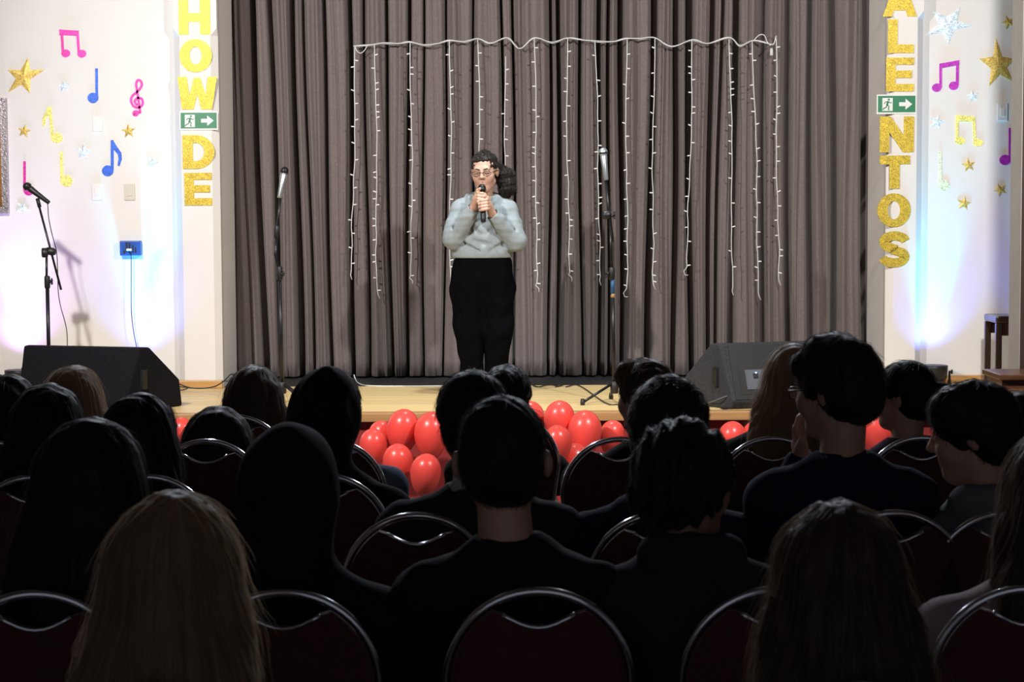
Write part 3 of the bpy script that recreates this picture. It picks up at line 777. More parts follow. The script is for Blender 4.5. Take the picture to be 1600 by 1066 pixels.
uplight(1660, 'black floor uplight beyond the right edge of the stage wall', 80, CY, VI)

# ------------------------------------------------------------------ right edge: pillar, stool, wooden bench end
px1 = P(1597, 300, 11.0).x
M_pil = mat('pillar_paint', (.40, .38, .36), .8, var=.05)
struct('trim_3', MB().box((px1, 11.02, 0), (px1+.5, 11.26, HC)), M_pil)
struct('trim_4', MB().box((px1+.004, 11.0, 0), (px1+.5, 11.02, HC)), mat('pillar_front_shade', (.05, .03, .022), .6, var=.2, scale=4, stretch=(6, 1, .5)))  # shade on the pillar front, put into a dark brown sheet
Yb = 12.55; xs = P(1556, 560, Yb).x; z1 = P(1560, 494, Yb).z
t = empty('piano_stool', (xs+.24, Yb+.16, STAGE_Z), 'dark wooden piano stool beside the right uplight', 'stool')
MB().box((xs-.002, Yb-.002, z1-.05), (xs+.49, Yb+.33, z1), .015).build('seat', M_dwood, t)
MB().box((xs+.01, Yb+.008, z1-.13), (xs+.475, Yb+.032, z1-.05)).build('apron', M_dwood, t)
MB().box((xs+.01, Yb+.298, z1-.13), (xs+.475, Yb+.32, z1-.05)).build('apron', M_dwood, t)
for (sx, sy) in ((0, 0), (.445, 0), (0, .29), (.445, .29)):
    MB().box((xs+sx, Yb+sy, STAGE_Z), (xs+sx+.04, Yb+sy+.036, z1-.05), .005).build('leg', M_dwood, t)
Yb = 10.5; xs = P(1562, 600, Yb).x; z1 = P(1570, 586, Yb).z
t = empty('wooden_bench', (xs+.3, Yb+.2, 0), 'brown panelled wooden bench end below the right pillar', 'bench')
MB().box((xs, Yb, z1-.03), (xs+.75, Yb+.40, z1), .006).build('top_board', M_mwood, t)
MB().box((xs+.02, Yb+.03, 0), (xs+.73, Yb+.37, z1-.03)).build('body', M_mwood, t)
for i in range(5):
    MB().box((xs+.05+i*.135, Yb+.012, .10), (xs+.05+i*.135+.10, Yb+.03, z1-.08), .006).build('panel', M_mwood, t)

# ------------------------------------------------------------------ balloons
bal = [  # centre px x, top py, width px, depth, label
    (625, 638, 57, 11.10, 'large red balloon highest in the heap right of the hooded person'),
    (592, 655, 44, 11.24, 'red balloon half hidden at the left of the hood-side heap'),
    (583, 669, 48, 11.00, 'red balloon behind the denim shoulder'),
    (624, 691, 54, 10.86, 'red balloon lowest and nearest in the hood-side heap'),
    (671, 643, 60, 11.08, 'red balloon tucked beside the head left of centre'),
    (660, 706, 54, 10.70, 'red balloon low beside the dark jacket left of centre'),
    (836, 626, 46, 11.20, 'red balloon peeping out right of the performer-side head'),
    (872, 624, 54, 11.05, 'high red balloon in the heap right of centre'),
    (911, 641, 59, 10.98, 'large red balloon beside the black blazer shoulder'),
    (872, 662, 50, 10.90, 'red balloon lower left in the heap right of centre'),
    (951, 654, 44, 11.22, 'small red balloon behind the black blazer'),
    (892, 690, 54, 10.92, 'red balloon low in the gap beside the black blazer'),
    (894, 735, 52, 10.92, 'red balloon lowest in the gap beside the black blazer'),
    (1138, 656, 50, 11.20, 'red balloon against the red stage front below the right monitor'),
    (1184, 656, 44, 11.22, 'red balloon partly behind the person seated before the right monitor'),
    (1372, 638, 58, 11.05, 'red balloon between two heads near the right pilaster'),
    (278, 651, 44, 11.22, 'red balloon sliver near the left end of the stage front'),
    (612, 738, 54, 10.95, 'red balloon at floor level in the hood-side heap'),
]
bal = [list(b) for b in bal if b[0] not in (612,)]
STRUNG = [b[4] for b in bal if b[0] in (592, 951, 1138, 1184, 660, 1372, 278, 583, 836)]
for it in range(60):                      # let neighbours push one another apart in depth
    for i in range(len(bal)):
        for j in range(i):
            A, B = bal[i], bal[j]
            pa, pb = P(A[0], A[1]+A[2]*.59, A[3]), P(B[0], B[1]+B[2]*.59, B[3])
            need = (A[2]+B[2])*11.0/F/2*.98
            dv = pa-pb; dv.z *= .88
            if dv.length < need:
                h = math.sqrt(max(0, need*need-dv.x**2-dv.z**2))-abs(dv.y)
                s_ = 1 if dv.y >= 0 else -1
                A[3] = max(10.45, min(11.27, A[3]+s_*(h+.004)*.3)); B[3] = max(10.45, min(11.27, B[3]-s_*(h+.004)*.3))
for cx, ty, wpx, Y, lb in bal:
    k = Y/F; r = wpx*k/2; topz = P(cx, ty, Y).z; x = P(cx, ty, Y).x
    hh = r*2.62
    prof = []
    for i in range(15):
        a = PI*i/14          # from bottom (0) to top
        z = -math.cos(a)
        rad = math.sin(a)*(1-.30*(1-(z+1)/2)**1.5)
        prof.append((max(rad*r, .004), (z+1)/2*hh))
    tilt = Vector((R_.uniform(-.18, .18), R_.uniform(-.25, .05), 1))
    o = Vector((x, Y, topz-hh))
    ob = MB().lathe(prof, o, tilt, 22).build('balloon', M_balloon, None, o)
    tag(ob, lb, 'balloon', 'red balloons along the stage front')
    tn = tilt.normalized()
    MB().lathe([(.010, -.022), (.006, -.012), (.005, 0), (.008, .004)], o, tn, 8).build('knot', M_balloon, ob)
    if lb in STRUNG:
        MB().tube([o-tn*.02, Vector((o.x, Y, o.z*.5)), Vector((o.x, Y, .012))], .0018, 5).build('string', M_wire, ob)
        MB().lathe([(.022, 0), (.024, .012), (.01, .016)], (o.x, Y, 0), (0, 0, 1), 12).build('weight', M_black, ob)

# ------------------------------------------------------------------ distance-field modelling for figures
f4 = np.float32
class Field:
    def __init__(s, lo, hi, h):
        s.lo = np.array(lo, float); s.h = h
        n = [int(math.ceil((hi[i]-lo[i])/h))+1 for i in range(3)]
        s.ax = [(s.lo[i]+h*np.arange(n[i])).astype(f4) for i in range(3)]
        s.V = np.full(n, 0.6, f4); s.n = n
        s.o = np.zeros(3); s.R = np.eye(3); s.s = 1.0
        s.grow = 0.0
    def frame(s, o=(0, 0, 0), R=None, sc_=1.0):
        s.o = np.array(o, float); s.R = np.eye(3) if R is None else np.array(R); s.s = sc_; return s
    def box(s, lo, hi, m):
        """grid slices of the local box lo..hi grown by m (local units), and local coordinates there"""
        lo = np.array(lo)-m; hi = np.array(hi)+m
        cs = np.array([[(lo, hi)[(i >> a) & 1][a] for a in range(3)] for i in range(8)])
        wc = cs*s.s@s.R.T+s.o
        a, b = wc.min(0), wc.max(0)
        sl = []
        for i in range(3):
            i0 = max(0, int((a[i]-s.lo[i])/s.h)-1); i1 = min(s.n[i], int((b[i]-s.lo[i])/s.h)+3)
            if i1 <= i0: return None
            sl.append(slice(i0, i1))
        X = (s.ax[0][sl[0]]-f4(s.o[0]))[:, None, None]; Y = (s.ax[1][sl[1]]-f4(s.o[1]))[None, :, None]; Z = (s.ax[2][sl[2]]-f4(s.o[2]))[None, None, :]
        R = s.R.astype(f4); k = f4(1/s.s)
        return tuple(sl), ((X*R[0, 0]+Y*R[1, 0]+Z*R[2, 0])*k, (X*R[0, 1]+Y*R[1, 1]+Z*R[2, 1])*k, (X*R[0, 2]+Y*R[1, 2]+Z*R[2, 2])*k)
    def put(s, sl, d, k, cut=False):
        a = s.V[sl]; d = (d*f4(s.s)).astype(f4)
        if cut:
            d = -d; h = np.clip(k-np.abs(a-d), 0, None)/k; s.V[sl] = np.maximum(a, d)+h*h*f4(k*.25)
        else:
            h = np.clip(k-np.abs(a-d), 0, None)/k; s.V[sl] = np.minimum(a, d)-h*h*f4(k*.25)
    def ell(s, c, r, k=.02, cut=False, rot=None):
        c = np.array(c, float); r = np.array(r, float)+(0 if cut else s.grow); m = k+4*s.h/s.s
        R0 = s.R; o0 = s.o
        if rot is not None:
            s.o = o0+R0@(c*s.s); s.R = R0@np.array(rot); c = np.zeros(3)
        q = s.box(c-r, c+r, m)
        if q is not None:
            sl, (x, y, z) = q
            x = (x-f4(c[0])); y = (y-f4(c[1])); z = (z-f4(c[2]))
            k0 = np.sqrt((x/r[0])**2+(y/r[1])**2+(z/r[2])**2)+1e-6
            k1 = np.sqrt((x/r[0]**2)**2+(y/r[1]**2)**2+(z/r[2]**2)**2)+1e-6
            s.put(sl, k0*(k0-1)/k1, k, cut)
        s.R = R0; s.o = o0
        return s
    def cap(s, a, b, ra, rb=None, k=.02, sx=(1, 1, 1), cut=False):
        rb = ra if rb is None else rb
        a = np.array(a, float); b = np.array(b, float); sx = np.array(sx, float)
        ra += 0 if cut else s.grow; rb += 0 if cut else s.grow
        rm = max(ra, rb)*sx
        q = s.box(np.minimum(a, b)-rm, np.maximum(a, b)+rm, k+4*s.h/s.s)
        if q is None: return s
        sl, (x, y, z) = q
        A = a/sx; B = b/sx; D = B-A; dd = float(D@D)+1e-9
        x = x/f4(sx[0])-f4(A[0]); y = y/f4(sx[1])-f4(A[1]); z = z/f4(sx[2])-f4(A[2])
        t = np.clip((x*f4(D[0])+y*f4(D[1])+z*f4(D[2]))/f4(dd), 0, 1)
        d = np.sqrt((x-t*f4(D[0]))**2+(y-t*f4(D[1]))**2+(z-t*f4(D[2]))**2)-(f4(ra)+t*f4(rb-ra))
        s.put(sl, d*f4(min(sx)), k, cut)
        return s
    def chain(s, pts, rs, k=.02, sx=(1, 1, 1)):
        for i in range(len(pts)-1): s.cap(pts[i], pts[i+1], rs[i], rs[i+1], k, sx)
        return s
    def coords(s):
        return s.ax[0][:, None, None], s.ax[1][None, :, None], s.ax[2][None, None, :]
    def local(s):
        X, Y, Z = s.coords(); X = X-f4(s.o[0]); Y = Y-f4(s.o[1]); Z = Z-f4(s.o[2]); R = s.R.astype(f4); k = f4(1/s.s)
        return (X*R[0, 0]+Y*R[1, 0]+Z*R[2, 0])*k, (X*R[0, 1]+Y*R[1, 1]+Z*R[2, 1])*k, (X*R[0, 2]+Y*R[1, 2]+Z*R[2, 2])*k
    def limit(s, d):
        """keep only where d < 0"""
        s.V = np.maximum(s.V, d.astype(f4)); return s
    def noise(s, amp, fr, seed, stretch=(1, 1, 1)):
        r = np.random.RandomState(seed); X, Y, Z = s.coords(); t = np.zeros(s.V.shape, f4)
        for i in range(5):
            k = r.normal(size=3)*fr*(1+.5*i)/np.array(stretch); p = r.uniform(0, 6.28)
            t += np.sin(X*f4(k[0])+Y*f4(k[1])+Z*f4(k[2])+f4(p))*f4(1/(1+.5*i))
        s.V = s.V+t*f4(amp/2.2); return s
    def nets(s):
        V = s.V; ins = V < 0
        c = np.zeros(tuple(q-1 for q in V.shape), np.int8)
        offs = [(i & 1, (i >> 1) & 1, (i >> 2) & 1) for i in range(8)]
        n0, n1, n2 = V.shape
        for o in offs: c += ins[o[0]:n0-1+o[0], o[1]:n1-1+o[1], o[2]:n2-1+o[2]]
        idx = np.argwhere((c > 0) & (c < 8)); M = len(idx)
        if M == 0: return np.zeros((0, 3)), np.zeros((0, 4), int)
        vals = np.stack([V[idx[:, 0]+o[0], idx[:, 1]+o[1], idx[:, 2]+o[2]] for o in offs], 1)
        acc = np.zeros((M, 3)); cnt = np.zeros(M)
        for a in range(8):
            for ax in range(3):
                b = a | (1 << ax)
                if b == a: continue
                va, vb = vals[:, a], vals[:, b]; m = (va < 0) != (vb < 0)
                t = np.where(m, va/np.where(m, va-vb, 1), 0)
                p = np.tile(np.array(offs[a], float), (M, 1)); p[:, ax] += t
                acc += p*m[:, None]; cnt += m
        verts = (idx+acc/cnt[:, None])*s.h+s.lo
        vid = np.full(c.shape, -1, np.int32); vid[idx[:, 0], idx[:, 1], idx[:, 2]] = np.arange(M)
        quads = []
        for ax in range(3):
            u, v = [(1, 2), (2, 0), (0, 1)][ax]
            sl0 = [slice(None)]*3; sl1 = [slice(None)]*3
            sl0[ax] = slice(0, -1); sl1[ax] = slice(1, None)
            ch = ins[tuple(sl0)] != ins[tuple(sl1)]
            e = np.argwhere(ch)
            lim = c.shape
            ok = (e[:, u] >= 1) & (e[:, v] >= 1) & (e[:, u] < lim[u]) & (e[:, v] < lim[v]) & (e[:, ax] < lim[ax])
            e = e[ok]
            if not len(e): continue
            def at(du, dv):
                q = e.copy(); q[:, u] -= du; q[:, v] -= dv
                return vid[q[:, 0], q[:, 1], q[:, 2]]
            Q = np.stack([at(1, 1), at(0, 1), at(0, 0), at(1, 0)], 1)
            fl = ~ins[e[:, 0], e[:, 1], e[:, 2]]
            Q[fl] = Q[fl][:, ::-1]
            quads.append(Q)
        return verts, np.concatenate(quads)
    def sample(s, p):
        q = (p-s.lo)/s.h
        q = np.clip(q, 0, np.array(s.n)-1.001); i = q.astype(int); f = q-i
        out = 0
        for a in range(8):
            o = np.array([a & 1, (a >> 1) & 1, (a >> 2) & 1])
            wgt = np.prod(np.where(o, f, 1-f), 1)
            out = out+wgt*s.V[i[:, 0]+o[0], i[:, 1]+o[1], i[:, 2]+o[2]]
        return out
    def grad(s, p):
        e = s.h*1.2; g = np.stack([s.sample(p+np.eye(3)[a]*e)-s.sample(p-np.eye(3)[a]*e) for a in range(3)], 1)
        return g/(np.linalg.norm(g, axis=1, keepdims=True)+1e-9)

def np_mesh(name, verts, quads):
    me = bpy.data.meshes.new(name)
    me.vertices.add(len(verts)); me.vertices.foreach_set('co', np.asarray(verts, f4).ravel())
    nq = len(quads)
    me.loops.add(nq*4); me.loops.foreach_set('vertex_index', np.asarray(quads, np.int32).ravel())
    me.polygons.add(nq); me.polygons.foreach_set('loop_start', np.arange(nq, dtype=np.int32)*4)
    me.polygons.foreach_set('use_smooth', np.ones(nq, bool))
    me.update(calc_edges=True); me.validate()
    return me

def join_np(parts):
    vs, qs, n = [], [], 0
    for v, q in parts:
        vs.append(v); qs.append(q+n); n += len(v)
    return np.concatenate(vs), np.concatenate(qs)

def hair_strands(fd, seeds, flow, length, steps, width, lift, rng, curl=0.0):
    """flat hair ribbons that run over the hair volume"""
    p = seeds.copy(); n = len(p); ds = length[:, None]/steps
    tgt = lift*rng.uniform(0, 1, n)**2.0
    P_, N_ = [], []
    d_prev = None
    ph = rng.uniform(0, 6.28, n)
    for k in range(steps+1):
        g = fd.grad(p); v = fd.sample(p)
        want = .0008+tgt*(k/steps)
        near = np.abs(v) < .05
        p = p-g*np.where(near, (v-want)*.7, 0)[:, None]
        P_.append(p.copy()); N_.append(g)
        fl = flow(p); t = fl-g*np.sum(fl*g, 1, keepdims=True)*.92
        if curl: t = t+np.cross(g, t)*(curl*np.sin(ph+k*1.3))[:, None]
        t /= np.linalg.norm(t, axis=1, keepdims=True)+1e-9
        if d_prev is not None:
            t = t*.6+d_prev*.4; t /= np.linalg.norm(t, axis=1, keepdims=True)+1e-9
        d_prev = t
        p = p+t*ds
    P_ = np.stack(P_, 1); N_ = np.stack(N_, 1)
    T = np.gradient(P_, axis=1); S = np.cross(T, N_); S /= np.linalg.norm(S, axis=2, keepdims=True)+1e-9
    tw = rng.uniform(-1.4, 1.4, n)[:, None, None]; S = S*np.cos(tw)+N_*np.sin(tw)
    wd = (width*rng.uniform(.6, 1.3, n))[:, None]*np.linspace(1, .25, steps+1)[None, :]
    L = P_-S*wd[..., None]/2; Rr = P_+S*wd[..., None]/2
    V = np.stack([L, Rr], 2).reshape(-1, 3)
    base = (np.arange(n)*(steps+1)*2)[:, None]+(np.arange(steps)*2)[None, :]
    base = base.ravel()
    return V, np.stack([base, base+1, base+3, base+2], 1)

def rotm(yaw=0, pitch=0, roll=0):
    """local +y is where the face points"""
    return np.array((Matrix.Rotation(yaw, 3, 'Z') @ Matrix.Rotation(pitch, 3, 'X') @ Matrix.Rotation(roll, 3, 'Y')))

def head_shape(fd, soft=False, jaw=1.0, ear=0.0):
    """head in its own frame: origin between the ears, face towards +y"""
    fd.ell((0, -.014, .034), (.075, .096, .083), .02)
    fd.ell((0, .028, -.028), (.060*jaw, .066, .086), .035)
    fd.ell((0, .060, -.092), (.028*jaw, .026, .022), .03)
    for s in (-1, 1):
        fd.ell((s*.036, .062, -.026), (.026, .026, .028), .03)
        fd.cap((s*.052*jaw, .0, -.062), (s*.02*jaw, .055, -.096), .016, .014, .03)
    fd.cap((-.036, .082, .027), (.036, .082, .027), .010, .010, .02)
    for s in (-1, 1):
        fd.ell((s*.0315, .104, .006), (.020, .018, .013), .012, True)
        fd.ell((s*.0315, .081, .005), (.0145, .0125, .0125), .003)
    fd.cap((0, .090, .016), (0, .108, -.020), .007, .0115, .012)
    for s in (-1, 1): fd.ell((s*.011, .100, -.024), (.0075, .010, .007), .006)
    fd.cap((-.019, .084, -.052), (.019, .084, -.052), .0065, .0065, .006)
    fd.cap((-.015, .084, -.062), (.015, .084, -.062), .0075, .0075, .006)
    for s in (-1, 1):
        fd.ell((s*(.077+ear), -.010, -.004), (.007+ear*.5, .019, .031), .008, rot=rotm(s*(.35+ear*20)))
        fd.ell((s*(.085+ear), -.002, .002), (.006, .010, .017), .006, True, rot=rotm(s*(.35+ear*20)))

def hair_cap(fd, th=.012, fringe=.0, nape=-.105, side=.0):
    """hair over the skull with the face, ears and nape left free; field must hold nothing but hair"""
    g0 = fd.grow; fd.grow = 0
    fd.ell((0, -.016, .038), (.076+th, .098+th, .084+th*1.1), .02)
    fd.ell((0, -.052, -.025), (.066+th*.8, .058+th, .066), .04)
    if side: fd.ell((0, -.02, -.02), (.079+side, .07, .08), .03)
    fd.ell((0, .125, -.055+fringe), (.068, .085, .105), .015, True)
    for s in (-1, 1): fd.ell((s*.095, .012, -.045), (.032, .032, .055), .012, True)
    x, y, z = fd.local()
    fd.limit((nape-z+np.clip(y+.05, 0, 1)*.15)*fd.s)
    fd.grow = g0

def hand_shape(fd, wrist, d, up, curl=.4, side=1, sc_=1.0, k=.006):
    """palm, four fingers and a thumb; d = along the hand, up = back of the hand"""
    d = np.array(d, float); d /= np.linalg.norm(d)
    up = np.array(up, float); up -= d*(up@d); up /= np.linalg.norm(up)
    s = np.cross(d, up)*side
    w_ = np.array(wrist, float)
    fd.cap(w_, w_+d*.035*sc_, .021*sc_, .024*sc_, .01)
    for i, (off, ln) in enumerate(((-.030, .072), (-.010, .080), (.010, .076), (.029, .060))):
        b = w_+d*.045*sc_+s*off*.5*sc_
        kn = w_+d*.085*sc_+s*off*sc_
        fd.cap(b, kn, .015*sc_, .0115*sc_, .01)
        q = kn; a = curl*.6; dirv = d*math.cos(a)-up*math.sin(a)
        for j, fr in enumerate((.45, .32, .23)):
            e = q+dirv*ln*fr*sc_
            fd.cap(q, e, (.0098-.0008*j)*sc_, (.0092-.001*j)*sc_, k)
            a += curl; dirv = d*math.cos(a)-up*math.sin(a); q = e
    tb = w_+d*.025*sc_-s*.024*sc_
    t1 = tb+(d*.6-s*.65-up*.35)*.042*sc_; t2 = t1+(d*.85-s*.15-up*.45)*.034*sc_
    fd.cap(tb, t1, .014*sc_, .0115*sc_, .01); fd.cap(t1, t2, .0108*sc_, .009*sc_, k)

M_skin = mat('skin_light', (.56, .33, .24), .5, var=.05, trans=.12)
M_skin2 = mat('skin_tan', (.36, .19, .12), .5, var=.05, trans=.1)
HAIR = {}
def hairmat(key, col):
    m = MATS.get('hair_'+key)
    if m: return m
    m = mat('hair_'+key, col, .5, var=.35, scale=60, stretch=(8, 8, 1), spec=.3, sheen=.25)
    nt = m.node_tree; b = nt.nodes['Principled BSDF']; out = nt.nodes['Material Output']
    tr = nt.nodes.new('ShaderNodeBsdfTranslucent'); tr.inputs[0].default_value = (*[min(1, c*3+.03) for c in col], 1)
    mx = nt.nodes.new('ShaderNodeMixShader'); mx.inputs[0].default_value = .4
    nt.links.new(b.outputs[0], mx.inputs[1]); nt.links.new(tr.outputs[0], mx.inputs[2]); nt.links.new(mx.outputs[0], out.inputs[0])
    return m
H_black = hairmat('black', (.010, .008, .007)); H_dark = hairmat('dark_brown', (.020, .013, .010))
H_brown = hairmat('brown', (.075, .047, .030)); H_light = hairmat('light_brown', (.22, .155, .10))
def cloth(key, col, **kw):
    return mat('cloth_'+key, col, .88, var=.06, scale=30, bump=.3, bscale=500, sheen=.02, spec=.15, **kw)
C_black = cloth('black', (.008, .008, .010)); C_navy = cloth('navy', (.012, .014, .045)); C_grey = cloth('grey', (.17, .18, .20))
C_white = cloth('white', (.52, .47, .50)); C_denim = cloth('denim', (.14, .19, .28)); C_blue = cloth('blue', (.025, .045, .16)); C_purple = cloth('plum', (.035, .012, .04))
C_dgrey = cloth('charcoal', (.03, .03, .034)); C_pinkw = cloth('pale_pink', (.45, .36, .38)); C_olive = cloth('grey_khaki', (.10, .095, .085))
C_trous = cloth('trouser', (.012, .012, .018)); C_shoe = mat('shoe', (.02, .02, .02), .6)

def fld_mesh(fd): return fd.nets()

def seated_person(label, hc, D, sx=None, style='short', hmat=H_dark, top=C_black, yaw=0., pitch=0., roll=0., hs=1.0, th=.014, shw=.185, skin=M_skin,
                  fine=False, hood=False, sleeve=True, pelx=None, raise_hand=None, noise=0.0, glasses=False, hairlen=.42, seed=0, fringe=0., collar=None, strands=900, shz=0., ears=0.0, side=0.):
    """hc: head centre in the world; D: depth of the chair top"""
    rng = np.random.RandomState(seed+11)
    hc = np.array(hc, float)
    R = rotm(yaw, pitch, roll)
    nb = hc+np.array([0, -.035, -.175])*hs             # base of the neck
    sc_x = hc[0] if sx is None else sx
    nb[0] = nb[0]*.5+sc_x*.5
    pel = np.array([sc_x if pelx is None else pelx, D+.265, .535])
    shc = np.array([sc_x, max(nb[1]-.0, D+.195), nb[2]-.045+shz])
    up = shc-pel
    if nb[2]-.05 < .80: pass
    sh = [shc+np.array([s*shw, 0, -.062]) for s in (-1, 1)]
    kn = [pel+np.array([s*.11, .40, -.01]) for s in (-1, 1)]
    an = [kn[i]+np.array([s*.01, .03, -.44]) for i, s in enumerate((-1, 1))]
    for a in an: a[2] = .085
    el = []; wr = []
    for i, s in enumerate((-1, 1)):
        e = sh[i]+np.array([s*.022, .10, -.26]); e[2] = max(e[2], .60); el.append(e)
        wr.append(np.array([pel[0]+s*.09, pel[1]+.27, .655]))
    hand_fr = None
    if raise_hand is not None:
        i, (wx, wy, wz) = raise_hand[0], raise_hand[1]
        wr[i] = np.array([wx, wy, wz]); el[i] = (sh[i]+wr[i])/2+np.array([(-1, 1)[i]*.07, .05, -.17])
    lo = np.array([min(sh[0][0], pel[0]-.2, hc[0]-.12)-.12, min(hc[1]-.15, pel[1]-.2, D), 0.0])
    hi = np.array([max(sh[1][0], pel[0]+.2, hc[0]+.12)+.12, max(pel[1]+.66, hc[1]+.16), hc[2]+.16])
    def figure(fd, head=True, limbs=True, legs=True):
        fd.frame()
        if limbs:
            mid = pel*.45+shc*.55+np.array([0, .0, 0])
            fd.cap(pel, mid, .098, .100, .05, (1.38, 1, 1)); fd.cap(mid, shc+np.array([0, 0, -.09]), .100, .098, .05, (1.45, 1, 1))
            fd.cap(sh[0]+np.array([.02, 0, 0]), sh[1]-np.array([.02, 0, 0]), .048, .048, .06)
            fd.cap(shc+np.array([-.03, 0, .02]), shc+np.array([.03, 0, .02]), .045, .045, .06)
            for i in (0, 1): fd.cap(shc+np.array([(-1, 1)[i]*.04, -.005, .012]), sh[i], .044, .050, .05)
            for i in (0, 1):
                fd.cap(sh[i], el[i], .048, .040, .04); fd.cap(el[i], wr[i], .039, .026, .02)
        if legs:
            fd.frame()
            fd.cap(pel+np.array([-.05, -.02, -.0]), pel+np.array([.05, -.02, 0]), .095, .095, .04)
            for i, s in enumerate((-1, 1)):
                fd.cap(pel+np.array([s*.085, 0, -.0]), kn[i], .082, .058, .03); fd.cap(kn[i], an[i], .056, .038, .02)
    # --- skin: one body; finer towards the head
    zc = nb[2]-.02
    hv = .0065 if fine else .0085
    f1 = Field((hc[0]-.16*hs, hc[1]-.17*hs, zc-.03), (hc[0]+.16*hs, hc[1]+.17*hs, hc[2]+.14*hs), hv)
    f1.frame(hc, R, hs); head_shape(f1, ear=ears)
    f1.frame(); f1.cap(hc+R@np.array([0, -.028, -.05])*hs, nb+np.array([0, 0, -.03]), .052*hs, .058*hs, .03)
    f1.cap(nb+np.array([0, 0, -.03]), shc+np.array([0, 0, -.06]), .06, .08, .03)
    parts = [f1.nets()]
    f2 = Field(lo, (hi[0], hi[1], zc+.0), .014)
    figure(f2)
    f2.frame(); f2.cap(nb+np.array([0, 0, .05]), shc+np.array([0, 0, -.06]), .058, .08, .03)
    for i, s in enumerate((-1, 1)):
        f2.cap(an[i], an[i]+np.array([0, .13, -.045]), .036, .026, .02)
        if raise_hand is None or raise_hand[0] != i:
            hand_shape(f2, wr[i], (-(s)*.15, 1, -.15), (0, .15, 1), .25, s)
    parts.append(f2.nets())
    if raise_hand is not None:
        i = raise_hand[0]; s = (-1, 1)[i]
        f3 = Field(wr[i]-.13, wr[i]+.16, .006)
        f3.cap(wr[i]+(el[i]-wr[i])*.25, wr[i], .030, .026, .01)
        hand_shape(f3, wr[i], raise_hand[2] if len(raise_hand) > 2 else (0, .35, 1), raise_hand[3] if len(raise_hand) > 3 else (s, .6, 0), .75, s)
        parts.append(f3.nets())
    body = link_mesh('person', np_mesh('person', *join_np(parts)), skin, None, (pel[0], pel[1], 0))
    tag(body, label, 'person', 'audience seated on chairs')
    # --- clothes
    f = Field(lo-.03, (hi[0]+.03, hi[1]+.03, hc[2]+.2 if hood else shc[2]+.13), .0115)
    f.grow = .013; figure(f, legs=False)
    f.grow = 0
    f.cap(nb+np.array([0, -.01, -.03]), shc+np.array([0, 0, -.05]), .072, .10, .03)
    if collar == 'hood':
        f.cap(shc+np.array([-.075, -.055, .055]), shc+np.array([.075, -.055, .055]), .042, .042, .03)
        f.cap(shc+np.array([0, -.075, .05]), shc+np.array([0, -.085, -.04]), .055, .04, .03, (1.5, 1, 1))
        for s in (-1, 1): f.cap(shc+np.array([s*.08, -.05, .055]), shc+np.array([s*.065, .06, .03]), .038, .03, .03)
    if collar == 'collar':
        fc = Field(nb-.13, nb+.13, .008)
        for s in (-1, 1): fc.chain([nb+np.array([s*.004, -.066, .028]), nb+np.array([s*.05, -.045, .022]), nb+np.array([s*.072, .005, .006]), nb+np.array([s*.05, .06, -.012])], [.013, .013, .012, .010], .01, (1, 1, 1.5))
        link_mesh('shirt_collar', np_mesh('shirt_collar', *fc.nets()), C_white, body)
    if not hood: f.frame(); f.noise(.0055, 22, seed+3, (1, 1, 1.4))
    # neckline
    f.frame(hc, R, hs)
    f.frame(); f.cap(nb+np.array([0, .005, .10]), nb+np.array([0, .0, -.02]), .060, .050, .01, cut=True) if not hood else None
    if hood:
        f.frame(hc, R, hs)
        f.ell((0, -.024, .030), (.105, .118, .118), .03)
        f.cap((0, -.05, -.03), (0, -.075, -.14), .09, .085, .05, (1.15, 1, 1))
        f.cap((0, -.075, .10), (0, -.10, .04), .04, .05, .05)
        if hood == 'peak': f.cap((0, -.06, .12), (0, -.085, .155), .05, .018, .05)
        if hood == 'peak': f.chain([(0, .06, .135), (0, .0, .150), (0, -.07, .135), (0, -.125, .08), (0, -.142, .0), (0, -.15, -.1)], [.007]*6, .02)
        f.frame(); f.noise(.0075, 20, seed+3, (1, 1, 1.5)); f.frame(hc, R, hs)
        f.ell((0, .13, -.02), (.075, .11, .115), .02, True)
        f.frame()
    for i, s in enumerate((-1, 1)):      # open cuffs
        f.ell(wr[i]+(wr[i]-el[i])/np.linalg.norm(wr[i]-el[i])*.03, (.045, .045, .045), .008, True)
    v, q = f.nets()
    g = link_mesh('hooded_top' if (hood or collar == 'hood') else 'top', np_mesh('top', v, q), top, body)
    f = Field(lo-.02, (hi[0]+.02, hi[1]+.02, .72), .015)
    f.grow = .012; figure(f, limbs=False); f.grow = 0; f.noise(.004, 20, seed+5)
    f.limit((.10-f.coords()[2])+0*f.V)
    link_mesh('trousers', np_mesh('trousers', *f.nets()), C_trous, body)
    for i, s in enumerate((-1, 1)):
        a = an[i]; f = Field(a+np.array([-.07, -.10, -.09]), a+np.array([.07, .22, .07]), .012)
        f.cap(a+np.array([0, -.03, -.03]), a+np.array([0, .13, -.047]), .048, .038, .03); f.cap(a, a+np.array([0, 0, .02]), .047, .047, .02)
        f.limit(.003-f.coords()[2]+0*f.V)
        link_mesh('shoe', np_mesh('shoe', *f.nets()), C_shoe, body)
    # --- hair
    if style != 'none':
        make_hair(body, hc, R, hs, style, th, hmat, rng, noise, hairlen, fringe, nb, shc, strands, seed, hood, side)
    if glasses: make_glasses(body, hc, R, hs)
    return body

